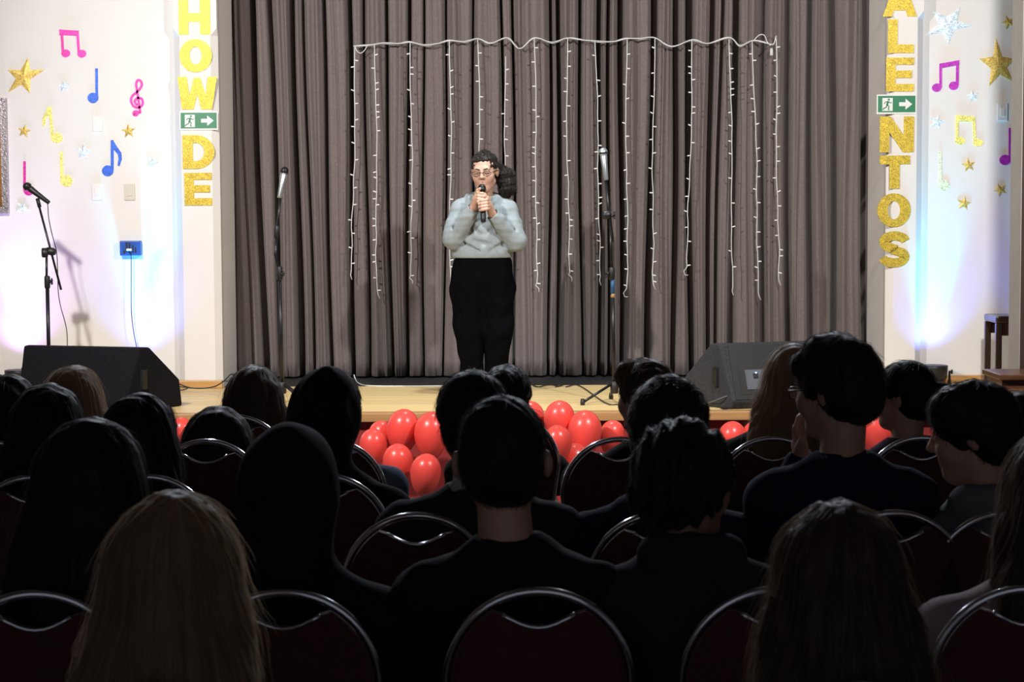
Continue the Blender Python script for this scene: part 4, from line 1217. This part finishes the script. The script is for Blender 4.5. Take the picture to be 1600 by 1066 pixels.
def make_glasses(body, hc, R, hs):
    def W(p): return Vector(hc+R@(np.array(p)*hs))
    g = MB()
    for s in (-1, 1):
        pts = [W((s*.033+.0250*math.cos(a), .108-.007*abs(math.cos(a)), .001+.0135*math.sin(a)*(1 if math.sin(a) > 0 else 1.1))) for a in [2*PI*i/18 for i in range(19)]]
        g.tube(pts, .0019*hs, 6, cap=False)
        g.tube([W((s*.056, .102, .008)), W((s*.074, .085, .008)), W((s*.083, .02, .010)), W((s*.083, -.012, .004)), W((s*.081, -.028, -.012))], .0019*hs, 6)
    g.tube([W((-.0095, .108, .006)), W((0, .112, .008)), W((.0095, .108, .006))], .0018*hs, 6)
    o = g.build('glasses', mat('spectacle_frame', (.02, .018, .02), .3, metal=.4), body)
    for s in (-1, 1):
        pts = [W((s*.033+.0240*math.cos(a), .1065-.007*abs(math.cos(a)), .001+.0130*math.sin(a))) for a in [2*PI*i/16 for i in range(16)]]
        n = len(pts); c = W((s*.033, .108, .002)); back = Vector(R@np.array([0, -.0012, 0]))
        vs = [*pts, *[p+back for p in pts], c, c+back]
        fs = [(i, (i+1) % n, 2*n) for i in range(n)]+[((i+1) % n+n, i+n, 2*n+1) for i in range(n)]+[(i, i+n, (i+1) % n+n, (i+1) % n) for i in range(n)]
        gm = MATS.get('lens_glass')
        if gm is None:
            gm = bpy.data.materials.new('lens_glass'); gm.use_nodes = True; MATS['lens_glass'] = gm
            nt = gm.node_tree; nt.nodes.clear(); ou = nt.nodes.new('ShaderNodeOutputMaterial'); mx = nt.nodes.new('ShaderNodeMixShader')
            tr = nt.nodes.new('ShaderNodeBsdfTransparent'); gl = nt.nodes.new('ShaderNodeBsdfGlossy'); gl.inputs['Roughness'].default_value = .05
            mx.inputs[0].default_value = .10; nt.links.new(tr.outputs[0], mx.inputs[1]); nt.links.new(gl.outputs[0], mx.inputs[2]); nt.links.new(mx.outputs[0], ou.inputs[0])
        MB().add(vs, fs, True).build('lens', gm, o)

def make_hair(body, hc, R, hs, style, th, hmat, rng, noise, hairlen, fringe, nb, shc, strands, seed, hood=False, side=0., nm='hair', voxel=.0075):
    long_ = style in ('long', 'longwavy')
    pony = style in ('pony', 'bun')
    ext = hairlen+.06 if long_ else (.22 if pony else .0)
    lo = hc+np.array([-.19, -.22 if not pony else -.30, -.15-ext])*hs; hi = hc+np.array([.19, .19, .19])*hs
    if pony: lo[0] -= .1; hi[0] += .1
    f = Field(lo, hi, voxel if not long_ else max(voxel, .0085))
    f.frame(hc, R, hs)
    if long_:
        f.ell((0, -.016, .036), (.077+th, .098+th, .086+th), .02)
        f.cap((0, -.035, .0), (0, -.060, -.12), .088+th*.5, .080+th, .05, (1.08, .9, 1))
        f.ell((0, .135, -.06), (.066, .10, .118), .02, True)
        for s in (-1, 1):
            f.ell((s*.072, .015, -.05), (.022+th*.4, .05, .09), .03)
        f.frame()
        b0 = hc+R@np.array([0, -.055, -.10])*hs
        z2 = hc[2]-hairlen
        yb = min(shc[1]-.085, b0[1]-.005)
        f.chain([b0, np.array([b0[0]*.8+shc[0]*.2, yb-.0, shc[2]+.03]), np.array([b0[0]*.6+shc[0]*.4, yb-.015, (shc[2]+z2)/2]), np.array([b0[0]*.5+shc[0]*.5, yb-.008, z2+.04])],
                [.075, .062, .050, .022], .06, (1.8, .62, 1))
        for s in (-1, 1):
            a = hc+R@np.array([s*.082, -.005, -.07])*hs
            f.chain([a, np.array([a[0]+s*.012, a[1]-.025, shc[2]+.035]), np.array([a[0]+s*.015, yb+.045, shc[2]-.12])], [.034, .036, .022], .05)
    else:
        hair_cap(f, th, fringe, -.108 if style != 'high' else -.03, side)
        if style == 'curly': pass
        if style == 'swept':      # fringe swept over the forehead
            f.cap((-.045, .062, .080), (.05, .070, .074), .028, .024, .03)
            f.cap((-.05, .04, .095), (.05, .03, .10), .034, .03, .03)
        if style == 'quiff':
            f.cap((-.04, .075, .072), (.045, .078, .066), .026, .024, .03)
            f.cap((-.03, .03, .105), (.03, .0, .115), .03, .03, .04)
        if pony:
            f.frame(hc, R, hs)
            f.cap((0, -.105, .03), (0, -.135, .02), .03, .034, .02)
            f.chain([(0, -.135, .02), (0, -.165, -.03), (0, -.155, -.11), (0, -.135, -.17)], [.038, .042, .036, .012], .03)
    f.frame()
    if noise: f.noise(noise, 95 if style == 'curly' else 60, seed+1)
    elif long_: f.noise(.0055, 60, seed+1, (1, 1, 6))
    else: f.noise(.0035, 70, seed+1, (1, 1, 2))
    v, q = f.nets()
    parts = [(v, q)]
    if strands:
        sel = rng.randint(0, len(v), strands); seeds = v[sel].astype(float)
        crown = hc+R@np.array([.01, -.05, .12])*hs
        Rd = R@np.array([0, .35, 0])
        def flow(p):
            r = p-crown; r /= np.linalg.norm(r, axis=1, keepdims=True)+1e-9
            down = np.array([0, 0, -1.0])
            if long_: return r*.5+down*1.2
            return r+Rd*.3+down*.5
        ln = rng.uniform(.10, .26, strands) if long_ else rng.uniform(.02, .06, strands)
        if style == 'curly': ln = rng.uniform(.012, .03, strands)
        parts.append(hair_strands(f, seeds, flow, ln, 9 if long_ else 5, .0016, .026 if long_ else .014, rng, .5 if style == 'curly' else (.12 if long_ else .2)))
    vv, qq = join_np(parts)
    return link_mesh(nm, np_mesh(nm, vv, qq), hmat, body)

# ------------------------------------------------------------------ the performer
YPF = 12.55
def performer():
    q = lambda x, y, dy=0.0: np.array(P(x, y, YPF+dy))
    hs = 1.06
    hc = q(757, 268.5, -.02); R = rotm(PI-.16, -.14, 0.03)
    W = lambda p: hc+R@(np.array(p)*hs)
    nb = q(756, 308, .03); shc = q(755.5, 324, .03)
    sh = [q(718.5, 327, .02), q(794, 327, .02)]
    el = [q(708.5, 374, -.05), q(806, 377, -.05)]
    mtop = q(753, 294, -.185); mbot = q(755.5, 349, -.25)
    mx = mtop+(mbot-mtop)*.42
    md = (mbot-mtop)/np.linalg.norm(mbot-mtop)
    zA, zB = q(0, 313)[2], q(0, 324)[2]
    wr = [np.array([mx[0]-.058, mx[1]+.045, zA-.065]), np.array([mx[0]+.060, mx[1]+.040, zB-.060])]
    hip = q(754, 440, .02); hem = q(754, 403)[2]
    hips = [q(736, 462, .02), q(772, 462, .02)]
    kn = [q(737, 525, .0), q(774, 525, .0)]
    an = [q(738.5, 603, .03), q(775, 603, .03)]
    for a in an: a[2] = STAGE_Z+.085
    def torso(f, legs=True):
        f.frame()
        f.cap(hip, q(755, 385, .03), .105, .098, .05, (1.42, 1, 1)); f.cap(q(755, 385, .03), q(755, 345, .03), .098, .100, .05, (1.45, 1, 1))
        f.cap(sh[0]+np.array([.025, 0, 0]), sh[1]-np.array([.025, 0, 0]), .044, .044, .06)
        f.cap(shc+np.array([-.05, 0, .03]), shc+np.array([.05, 0, .03]), .042, .042, .06)
    def arms(f):
        for i in (0, 1):
            f.cap(sh[i], el[i], .046, .040, .03); f.cap(el[i], wr[i], .039, .025, .02)
    def legs(f):
        f.cap(hip+np.array([-.075, .0, -.02]), hip+np.array([.075, 0, -.02]), .100, .100, .05)
        for i in (0, 1):
            f.cap(hips[i]+np.array([(-1, 1)[i]*.008, 0, .05]), kn[i], .098, .066, .03); f.cap(kn[i], an[i], .064, .048, .03)
    # skin
    zc = nb[2]-.03
    f1 = Field(hc-np.array([.13, .16, .20]), hc+np.array([.13, .16, .15]), .0042); f1.lo[2]
    f1.frame(hc, R, hs); head_shape(f1, jaw=.98); f1.frame(); f1.cap(W((0, -.028, -.05)), nb+np.array([0, 0, -.06]), .050, .056, .025)
    hd = f1.nets()
    f2 = Field((el[0][0]-.1, mx[1]-.12, STAGE_Z), (el[1][0]+.1, hip[1]+.16, nb[2]+.02), .012)
    torso(f2); arms(f2); legs(f2); f2.cap(nb+np.array([0, 0, .05]), shc, .054, .07, .03)
    for i in (0, 1): f2.cap(an[i], an[i]+np.array([(-1, 1)[i]*.02, -.14, -.045]), .036, .026, .02)
    bd = f2.nets()
    f3 = Field(mx+np.array([-.12, -.09, -.17]), mx+np.array([.12, .12, .12]), .0036)
    for s, z, lay in ((-1, zA, .0), (1, zB, .011)):
        i = 0 if s < 0 else 1
        f3.cap(wr[i]+(el[i]-wr[i])*.3, wr[i], .030, .025, .01)
        f3.cap(wr[i], (mx[0]+s*.043, mx[1]+.015, z-.01), .024, .024, .015)
        f3.ell((mx[0]+s*.038, mx[1]+.010, z), (.017, .032, .042), .012)
        for k_ in range(4):
            zz = z+.030-.0195*k_
            cx = mx[0]+md[0]*(-(zz-mx[2])); cy = mx[1]+md[1]*(-(zz-mx[2]))
            ln = (1, 1.08, 1.02, .85)[k_]
            f3.chain([(cx+s*.037, cy-.010, zz+.004), (cx+s*.026, cy-.035-lay*.6, zz), (cx-s*.004*ln, cy-.042-lay, zz-.005), (cx-s*.022*ln, cy-.030-lay, zz-.008)], [.0105, .0102, .0094, .0078], .004)
        f3.chain([(mx[0]+s*.036, mx[1]+.006, z+.020), (mx[0]+s*.030, mx[1]-.012, z+.045), (mx[0]+s*.016, mx[1]-.026, z+.056)], [.014, .0115, .009], .006)
    hn = f3.nets()
    body = link_mesh('person', np_mesh('person', *join_np([hd, bd, hn])), M_skin, None, (hip[0], YPF, STAGE_Z))
    tag(body, 'performer standing on stage in a pale grey hoodie, both hands round a microphone', 'person')
    # hoodie
    f = Field((el[0][0]-.12, mx[1]-.14, hem-.05), (el[1][0]+.12, hip[1]+.24, nb[2]+.10), .0066)
    f.grow = .016; f.frame()
    f.cap(q(754, 392, .02), q(755, 345, .03), .118, .100, .05, (1.42, 1, 1))
    torso(f); f.grow = .017; arms(f); f.grow = 0
    for i in (0, 1):      # fuller sleeves gathered over the elbows
        f.ell(el[i]+np.array([0, 0, .01]), (.064, .066, .062), .04)
        f.cap(el[i], wr[i]*.75+el[i]*.25, .056, .047, .03)
        m_ = sh[i]*.45+el[i]*.55; f.ell(m_, (.058, .06, .05), .05)
    f.noise(.0035, 15, 5, (1, 1, 1.3)); f.noise(.0022, 38, 9, (1, 1, .5))
    # creases radiating from elbows and armpits
    rc = np.random.RandomState(3)
    for i in (0, 1):
        sg = (-1, 1)[i]
        for c0, c1 in (((.020, -.075, .03), (.085, -.03, -.03)), ((.00, -.085, .075), (.075, -.055, .055)), ((-.01, -.07, .12), (.06, -.07, .13)), ((.05, -.095, -.01), (.11, -.06, -.06))):
            a_ = el[i]+np.array([-sg*c0[0]*1.0, c0[1]+.02, c0[2]]); b_ = el[i]+np.array([-sg*c1[0], c1[1]+.02, c1[2]])
            f.cap(a_, b_, .007, .004, .022, cut=True)
    for s0, s1 in (((-.10, -.125, -.10), (-.03, -.13, -.17)), ((.10, -.125, -.10), (.04, -.13, -.16)), ((-.06, -.13, -.22), (.05, -.135, -.24)), ((-.12, -.11, -.25), (-.03, -.13, -.28)), ((.12, -.11, -.24), (.05, -.13, -.28))):
        f.cap(shc+np.array(s0), shc+np.array(s1), .008, .005, .03, cut=True)
    # neck opening, then the hood lying open round it
    f.cap(nb+np.array([0, -.02, .12]), nb+np.array([0, -.012, -.035]), .066, .058, .008, cut=True)
    f.ell(shc+np.array([0, -.095, .045]), (.040, .06, .045), .012, True)
    for s in (-1, 1):
        f.chain([shc+np.array([s*.012, -.108, -.012]), shc+np.array([s*.050, -.088, .024]), shc+np.array([s*.086, -.035, .050]), shc+np.array([s*.096, .03, .062]), shc+np.array([s*.060, .09, .060]), shc+np.array([0, .105, .05])], [.012, .017, .022, .028, .036, .038], .012)
    f.cap(shc+np.array([0, .11, .04]), shc+np.array([0, .125, -.06]), .055, .04, .04, (1.6, 1, 1))
    for i in (0, 1):
        u = (wr[i]-el[i])/np.linalg.norm(wr[i]-el[i])
        c = wr[i]-u*.035; f.cap(c-u*.02, c, .036, .035, .006)            # ribbed cuff
        f.ell(wr[i]+u*.012, (.042, .042, .040), .006, True)
    X, Y, Z = f.coords()
    # hem band
    f.cap((hip[0]-.0, hip[1], hem+.012), (hip[0]+.001, hip[1], hem+.028), .118, .118, .012, (1.52, 1, 1))
    f.limit((hem-Z)+0*f.V)
    M_hood = cloth('pale_grey_hoodie', (.285, .325, .34))
    link_mesh('hoodie', np_mesh('hoodie', *f.nets()), M_hood, body)
    # trousers
    f = Field((hip[0]-.30, hip[1]-.24, STAGE_Z+.02), (hip[0]+.30, hip[1]+.22, hem+.06), .0075)
    f.grow = .017; f.frame(); legs(f); f.grow = 0
    f.cap(hip+np.array([0, 0, .06]), hip+np.array([0, 0, .16]), .122, .115, .04, (1.4, 1, 1))
    for s in (-1, 1): f.chain([hip+np.array([s*.085, 0, .10]), hip+np.array([s*.098, 0, -.04]), kn[(s+1)//2]+np.array([s*.028, 0, .06]), an[(s+1)//2]+np.array([s*.0, 0, .1])], [.098, .100, .080, .066], .05)
    for i in (0, 1): f.cap(an[i]+np.array([0, 0, .14]), an[i]+np.array([0, 0, -.02]), .066, .069, .03)
    f.noise(.006, 22, 8, (1, 1, 1.2))
    # the gap between the lower legs
    f.cap((755.8/1*0+(kn[0][0]+kn[1][0])/2, hip[1]-.3, kn[0][2]-.02), ((an[0][0]+an[1][0])/2, hip[1]-.3, STAGE_Z), .004, .010, .02, (1, 60, 1), True)
    link_mesh('trousers', np_mesh('trousers', *f.nets()), mat('cloth_black_trousers', (.0025, .0025, .0035), .95, var=.1, scale=30, spec=.04), body)
    for i in (0, 1):
        a = an[i]; s = (-1, 1)[i]; f = Field(a+np.array([-.09, -.24, -.10]), a+np.array([.09, .10, .06]), .008)
        f.cap(a+np.array([0, .03, -.035]), a+np.array([s*.02, -.14, -.048]), .046, .040, .03); f.cap(a, a+np.array([0, 0, .01]), .045, .045, .02)
        f.limit(STAGE_Z+.002-f.coords()[2]+0*f.V)
        link_mesh('shoe', np_mesh('shoe', *f.nets()), C_shoe, body)
    # hair: drawn back, curly tail over the left shoulder
    f = Field(hc-np.array([.17, .16, .24]), hc+np.array([.22, .24, .17]), .0045)
    f.frame(hc, R, hs)
    f.ell((0, -.020, .040), (.080, .100, .087), .02)
    f.ell((0, -.05, -.02), (.074, .062, .07), .04)
    f.cap((-.02, -.11, .01), (-.045, -.13, -.02), .035, .04, .03)
    f.frame()
    f.chain([W((-.05, -.12, .0)), W((-.115, -.085, -.045)), W((-.125, -.06, -.11)), W((-.105, -.05, -.165))], [.045, .056, .052, .022], .03)
    f.noise(.007, 110, 21)
    f.frame(hc, R, hs)
    f.ell((0, .120, -.035), (.070, .086, .110), .006, True)
    for s in (-1, 1): f.ell((s*.092, .014, -.03), (.026, .03, .05), .010, True)
    f.cap((0, -.02, .128), (0, .07, .098), .002, .002, .012, cut=True)
    f.frame()
    v, qd = f.nets(); parts = [(v, qd)]
    rng = np.random.RandomState(4); n = 3600
    seeds = v[rng.randint(0, len(v), n)].astype(float); back = np.array(W((-.03, -.13, .0)))
    lc = (seeds-hc)@R/hs; seeds = seeds[~((lc[:, 1] > .03) & (lc[:, 2] < .10))]; n = len(seeds)
    def flow(p):
        r = back-p; r /= np.linalg.norm(r, axis=1, keepdims=True)+1e-9
        low = (p[:, 0:1] > hc[0]+.06)
        return np.where(low, np.array([[.1, 0, -1.0]]), r)
    parts.append(hair_strands(f, seeds, flow, rng.uniform(.02, .06, n), 8, .0017, .020, rng, 1.3))
    link_mesh('hair', np_mesh('hair', *join_np(parts)), hairmat('performer', (.020, .014, .012)), body)
    # face details
    def patch(nm, m, segs, grow=.0012):
        f = Field(hc-.13, hc+.13, .0028); f.frame(hc, R, hs)
        for a, b, ra, rb in segs: f.cap(a, b, ra, rb, .002)
        link_mesh(nm, np_mesh(nm, *f.nets()), m, body)
    M_brow = mat('eyebrow', (.02, .013, .01), .6); M_lip = mat('lips', (.42, .14, .12), .4)
    patch('lips', M_lip, [((-.020, .0865, -.054), (0, .0905, -.052), .0030, .0040), ((0, .0905, -.052), (.020, .0865, -.054), .0040, .0030), ((-.014, .0875, -.0612), (.014, .0875, -.0612), .0044, .0044)])
    for s in (-1, 1):
        patch('eyebrow', M_brow, [((s*.014, .0945, .0235), (s*.034, .0915, .0295), .0038, .0036), ((s*.034, .0915, .0295), (s*.050, .079, .0255), .0036, .002)])
        patch('eyelashes', M_brow, [((s*.019, .0915, .0005), (s*.032, .0955, -.0030), .0018, .0020), ((s*.032, .0955, -.0030), (s*.045, .0885, .0005), .0020, .0016)])
    make_glasses(body, hc, R, hs)
    m = empty('microphone', Vector(mbot), 'black handheld microphone held by the performer', 'microphone', 'stage microphones')
    d = Vector(mbot-mtop).normalized()
    r = .0255
    MB().lathe([(r*math.sin(a)+.0005, -r*1.05*math.cos(a)) for a in [PI*i/10 for i in range(0, 9)]], Vector(mtop), d, 18).build('grille', M_steel, m)
    MB().lathe([(r*1.02, .008), (r*1.05, .012), (r*1.02, .018)], Vector(mtop), d, 18).build('collar_ring', M_black, m)
    MB().lathe([(r*.8, .018), (r*.82, .03), (r*.70, .09), (r*.68, .2), (r*.62, .225), (r*.4, .228)], Vector(mtop), d, 16).build('handle', M_black, m)
performer()

# ------------------------------------------------------------------ banquet chairs
def chair_proto():
    t = empty('banquet_chair', (0, 0, 0))
    # outline of the back in x,z, leaning towards -y
    def bk(x, z, off=0.0): return Vector((x, -.205-(z-.46)*.16+off, z))
    out = [(-.172, .46), (-.178, .55), (-.19, .64)]+[(.20*math.cos(a), .705+.205*math.sin(a)) for a in [PI-PI*i/28 for i in range(29)]]+[(.19, .64), (.178, .55), (.172, .46)]
    L = MB(); L.tube([bk(x, z) for x, z in out], .0105, 8); L.build('back_frame', M_chrome, t)
    ins = [(x*.955, .46+(z-.46)*.985-.004) for x, z in out]
    pad = []
    for x, z in ins:
        pad.append((x, z))
    # dip of the hand hole at the top
    topdip = []
    ins2 = []
    for x, z in ins:
        if abs(x) < .083 and z > .8:
            continue
        ins2.append((x, z))
    i0 = max(i for i, (x, z) in enumerate(ins2) if x < 0 and z > .7)
    dip = [(-.078+.156*i/8, .862-.030*math.sin(PI*i/8)) for i in range(9)]
    ins2 = ins2[:i0+1]+dip+ins2[i0+1:]
    n = len(ins2); c = (0, .66)
    vs = []
    for sc_, off in ((.93, .026), (1, .016), (1, -.016), (.93, -.028)):
        vs += [bk(c[0]+(x-c[0])*sc_, c[1]+(z-c[1])*sc_, off) for x, z in ins2]
    fs = [(k*n+i, k*n+(i+1) % n, (k+1)*n+(i+1) % n, (k+1)*n+i) for k in range(3) for i in range(n)]
    fs += [tuple(range(n-1, -1, -1)), tuple(3*n+i for i in range(n))]
    MB().add(vs, fs).build('back_cushion', M_uphol, t)
    MB().tube([bk(x, z, -.017) for x, z in dip], .0055, 8).build('hand_hole_trim', M_chrome, t)
    MB().box((-.205, -.20, .425), (.205, .22, .485), .022).build('seat', M_uphol, t)
    fr = MB()
    q = [(-.19, -.19, .418), (.19, -.19, .418), (.19, .20, .418), (-.19, .20, .418), (-.19, -.19, .418)]
    fr.tube(q, .010, 6); fr.build('seat_frame', M_chrome, t)
    for sx in (-1, 1):
        MB().tube([(sx*.172, -.205, .47), (sx*.178, -.215, .40), (sx*.19, -.25, .0)], .0105, 8).build('leg', M_chrome, t)
        MB().tube([(sx*.185, .19, .42), (sx*.195, .215, .0)], .0105, 8).build('leg', M_chrome, t)
    return t
proto = chair_proto(); used = [False]
def chair(x, D, label, rz=0.0):
    """D: depth of the top of the back"""
    if not used[0]: t = proto; used[0] = True
    else:
        t = proto.copy(); C.objects.link(t)
        for ch in list(proto.children):
            c = ch.copy(); C.objects.link(c); c.parent = t
    t.location = (x, D+.278, 0); t.rotation_euler = (0, 0, rz)
    return tag(t, label, 'chair', 'chrome-rimmed banquet chairs in rows')

D1, D2, D3, D4, D5, D6 = 3.22, 4.05, 5.08, 5.86, 6.77, 7.6
def head_at(px, ptop, Y, hs=1.0, th=.014):
    """head centre under a crown seen at this pixel"""
    p = P(px, ptop, Y); return (p.x, Y, p.z-(.120+th)*hs)
def X_(px, Y): return P(px, 700, Y).x
AUD = [
 # label, head px, crown py, row, extra
 ('person in a khaki top seated in the nearest row at left', 272, 768, D1, .23, dict(style='long', hmat=H_light, top=C_olive, hs=1.06, th=.02, hairlen=.46, strands=2600, seed=1, yaw=-.05)),
 ('person in a white top, nearest row at right', 1308, 782, D1, .23, dict(style='long', hmat=H_brown, top=C_white, hs=1.04, th=.018, hairlen=.44, strands=2400, seed=2)),
 ('person turned slightly right, wearing a dark top, behind the nearest row at left', 152, 655, D2, .23, dict(style='long', hmat=H_black, top=C_dgrey, hs=1.08, th=.02, hairlen=.40, yaw=-.55, seed=3, sx=X_(130, D2+.1), strands=1500, fine=True)),
 ('person in a dark rounded hood, hood up, second row left of centre', 452, 663, D2, .23, dict(style='short', hmat=H_black, top=C_black, hood=True, hs=1.05, seed=4, sx=X_(455, D2+.1), strands=0)),
 ('person in a dark round-necked top seated upright, second row centre', 784, 620, D2, .23, dict(style='short', hmat=H_black, top=C_black, hs=1.10, th=.012, seed=5, ears=.012, sx=X_(800, D2+.1), shw=.20, strands=1400)),
 ('person in a dark hooded jacket leaning left, face turned right, second row', 1072, 655, D2, .23, dict(style='curly', hmat=H_black, top=C_dgrey, hs=1.05, th=.024, noise=.010, yaw=-.75, seed=6, sx=X_(1085, D2+.1), pelx=X_(1160, D2+.1), collar='hood', shw=.19, fine=True, skin=M_skin2, strands=2200, shz=.035)),
 ('person in a pale pink top seated at the right edge', 1650, 668, D2, .23, dict(style='long', hmat=H_brown, top=C_pinkw, hs=1.08, th=.025, hairlen=.40, seed=7, sx=X_(1640, D2+.1), shw=.20, yaw=.3, strands=2000)),
 ('person in a dark jacket with a white shirt collar, third row left of centre', 737, 578, D3, .23, dict(style='short', hmat=H_black, top=C_dgrey, hs=1.08, th=.016, seed=8, sx=X_(745, D3+.1), shw=.215, yaw=.15, collar='collar', strands=1200)),
 ('person in a navy jacket with shoulders hunched, third row right of centre', 1043, 588, D3, .23, dict(style='curly', hmat=H_dark, top=C_navy, hs=1.08, th=.028, noise=.007, seed=9, sx=X_(1030, D3+.1), shw=.22, strands=1600)),
 ('person in a navy sweater and glasses looking left, hand held to the chin', 1306, 527, D3, .23, dict(style='quiff', hmat=H_dark, top=C_navy, hs=1.10, th=.016, yaw=.85, pitch=-.08, seed=10, sx=X_(1326, D3+.1), shw=.20, fine=True, glasses=True, raise_hand='J', strands=1500)),
 ('person in a grey hooded sweatshirt bowing the head in left profile', 1519, 597, D3, .23, dict(style='swept', hmat=H_dark, top=C_grey, hs=1.08, th=.018, yaw=1.28, pitch=-.16, seed=12, sx=X_(1562, D3+.1), shw=.17, fine=True, collar='hood', strands=1400)),
 ('person in a dark top, fourth row near the left monitor speaker', 76, 600, D4, .23, dict(style='long', hmat=H_black, top=C_dgrey, hs=1.10, th=.02, hairlen=.36, seed=13, shw=.14, strands=1000)),
 ('person in a dark top facing right, fourth row before the left monitor', 226, 614, D4, .23, dict(style='long', hmat=H_black, top=C_black, hs=1.04, th=.012, hairlen=.34, yaw=-.85, seed=14, shw=.13, fine=True, strands=1000, sx=X_(238, D4+.1))),
 ('person in a pointed black hood, hood up, fourth row left of centre', 506, 581, D4, .23, dict(style='short', hmat=H_black, top=C_black, hood='peak', hs=1.06, seed=15, sx=X_(510, D4+.1), roll=.12, strands=0)),
 ('person bent low in a dark top behind a bare red chair back at left', 340, 637, D5, .26, dict(style='long', hmat=H_dark, top=C_dgrey, hs=1.1, th=.03, hairlen=.3, seed=16, strands=900, pitch=-.3)),
 ('person in a black blazer with face turned left, right of centre', 1008, 562, D5, .23, dict(style='swept', hmat=H_brown, top=C_black, hs=1.08, th=.014, yaw=.55, seed=17, sx=X_(1003, D5+.1), shw=.215, fine=True, strands=1200)),
 ('person in a black top seated before the right monitor', 1240, 538, D5, .23, dict(style='long', hmat=H_light, top=C_black, hs=1.04, th=.014, hairlen=.44, yaw=-.1, seed=18, sx=X_(1222, D5+.1), strands=1300)),
 ('person in a plum top facing left near the right pilaster', 1412, 564, D5, .23, dict(style='pony', hmat=H_black, top=C_purple, hs=1.02, th=.010, yaw=1.0, seed=19, fine=True, strands=900, shw=.17)),
 ('person in a denim jacket behind the pointed black hood', 524, 580, D5, .23, dict(style='short', hmat=H_dark, top=C_denim, hs=1.02, th=.014, seed=20, sx=X_(517, D5+.1), shw=.20, strands=700)),
 ('person in a dark top at the left edge, fifth row', 14, 586, D5, .23, dict(style='long', hmat=H_dark, top=C_dgrey, hs=1.06, th=.016, hairlen=.4, seed=21, strands=900)),
 ('person in a dark top in front of the left floor monitor, front row', 117, 571, D6, .23, dict(style='long', hmat=H_light, top=C_dgrey, hs=1.08, th=.016, hairlen=.36, seed=22, strands=1100, yaw=-.2)),
 ('person in a dark top in the front row before the left pilaster', 398, 571, D6, .23, dict(style='long', hmat=H_brown, top=C_dgrey, hs=1.10, th=.014, hairlen=.42, seed=23, strands=1100)),
 ('person in a dark top in the front row below the performer', 793, 571, D6, .23, dict(style='curly', hmat=H_dark, top=C_dgrey, hs=1.06, th=.018, noise=.006, seed=24, yaw=-.35, strands=1000)),
 ('person in a dark top half hidden behind the bowed grey hoodie', 1592, 612, D5, .2, dict(style='short', hmat=H_black, top=C_black, hs=1.05, th=.016, seed=25, strands=600)),
]
CH = {21: 368, 4: 840, 5: 1215, 3: 440, 2: 50, 6: 1610, 7: 650, 9: 1398, 14: 322, 17: 1440, 16: 1208, 15: 968}
for i, (lb, hx, top_, D, dy, kw) in enumerate(AUD):
    kw = dict(kw); Y = D+dy
    h_ = head_at(hx, top_, Y, kw.get('hs', 1), .024 if kw.get('hood') else kw.get('th', .014))
    if kw.get('raise_hand') == 'J':
        wp = P(1252, 688, Y+.12); kw['raise_hand'] = (0, (wp.x, wp.y, wp.z-.05), (-.12, .1, 1), (-.7, .2, .1))
    seated_person(lb, h_, D, **kw)
    Dc = D
    cx = X_(CH[i], D) if i in CH else (kw.get('pelx') or kw.get('sx') or h_[0])
    short = lb.replace('person', '').strip()
    chair(cx, D, 'chrome-rimmed dark red chair of the person ' + ' '.join(short.split()[:9]).rstrip(','))
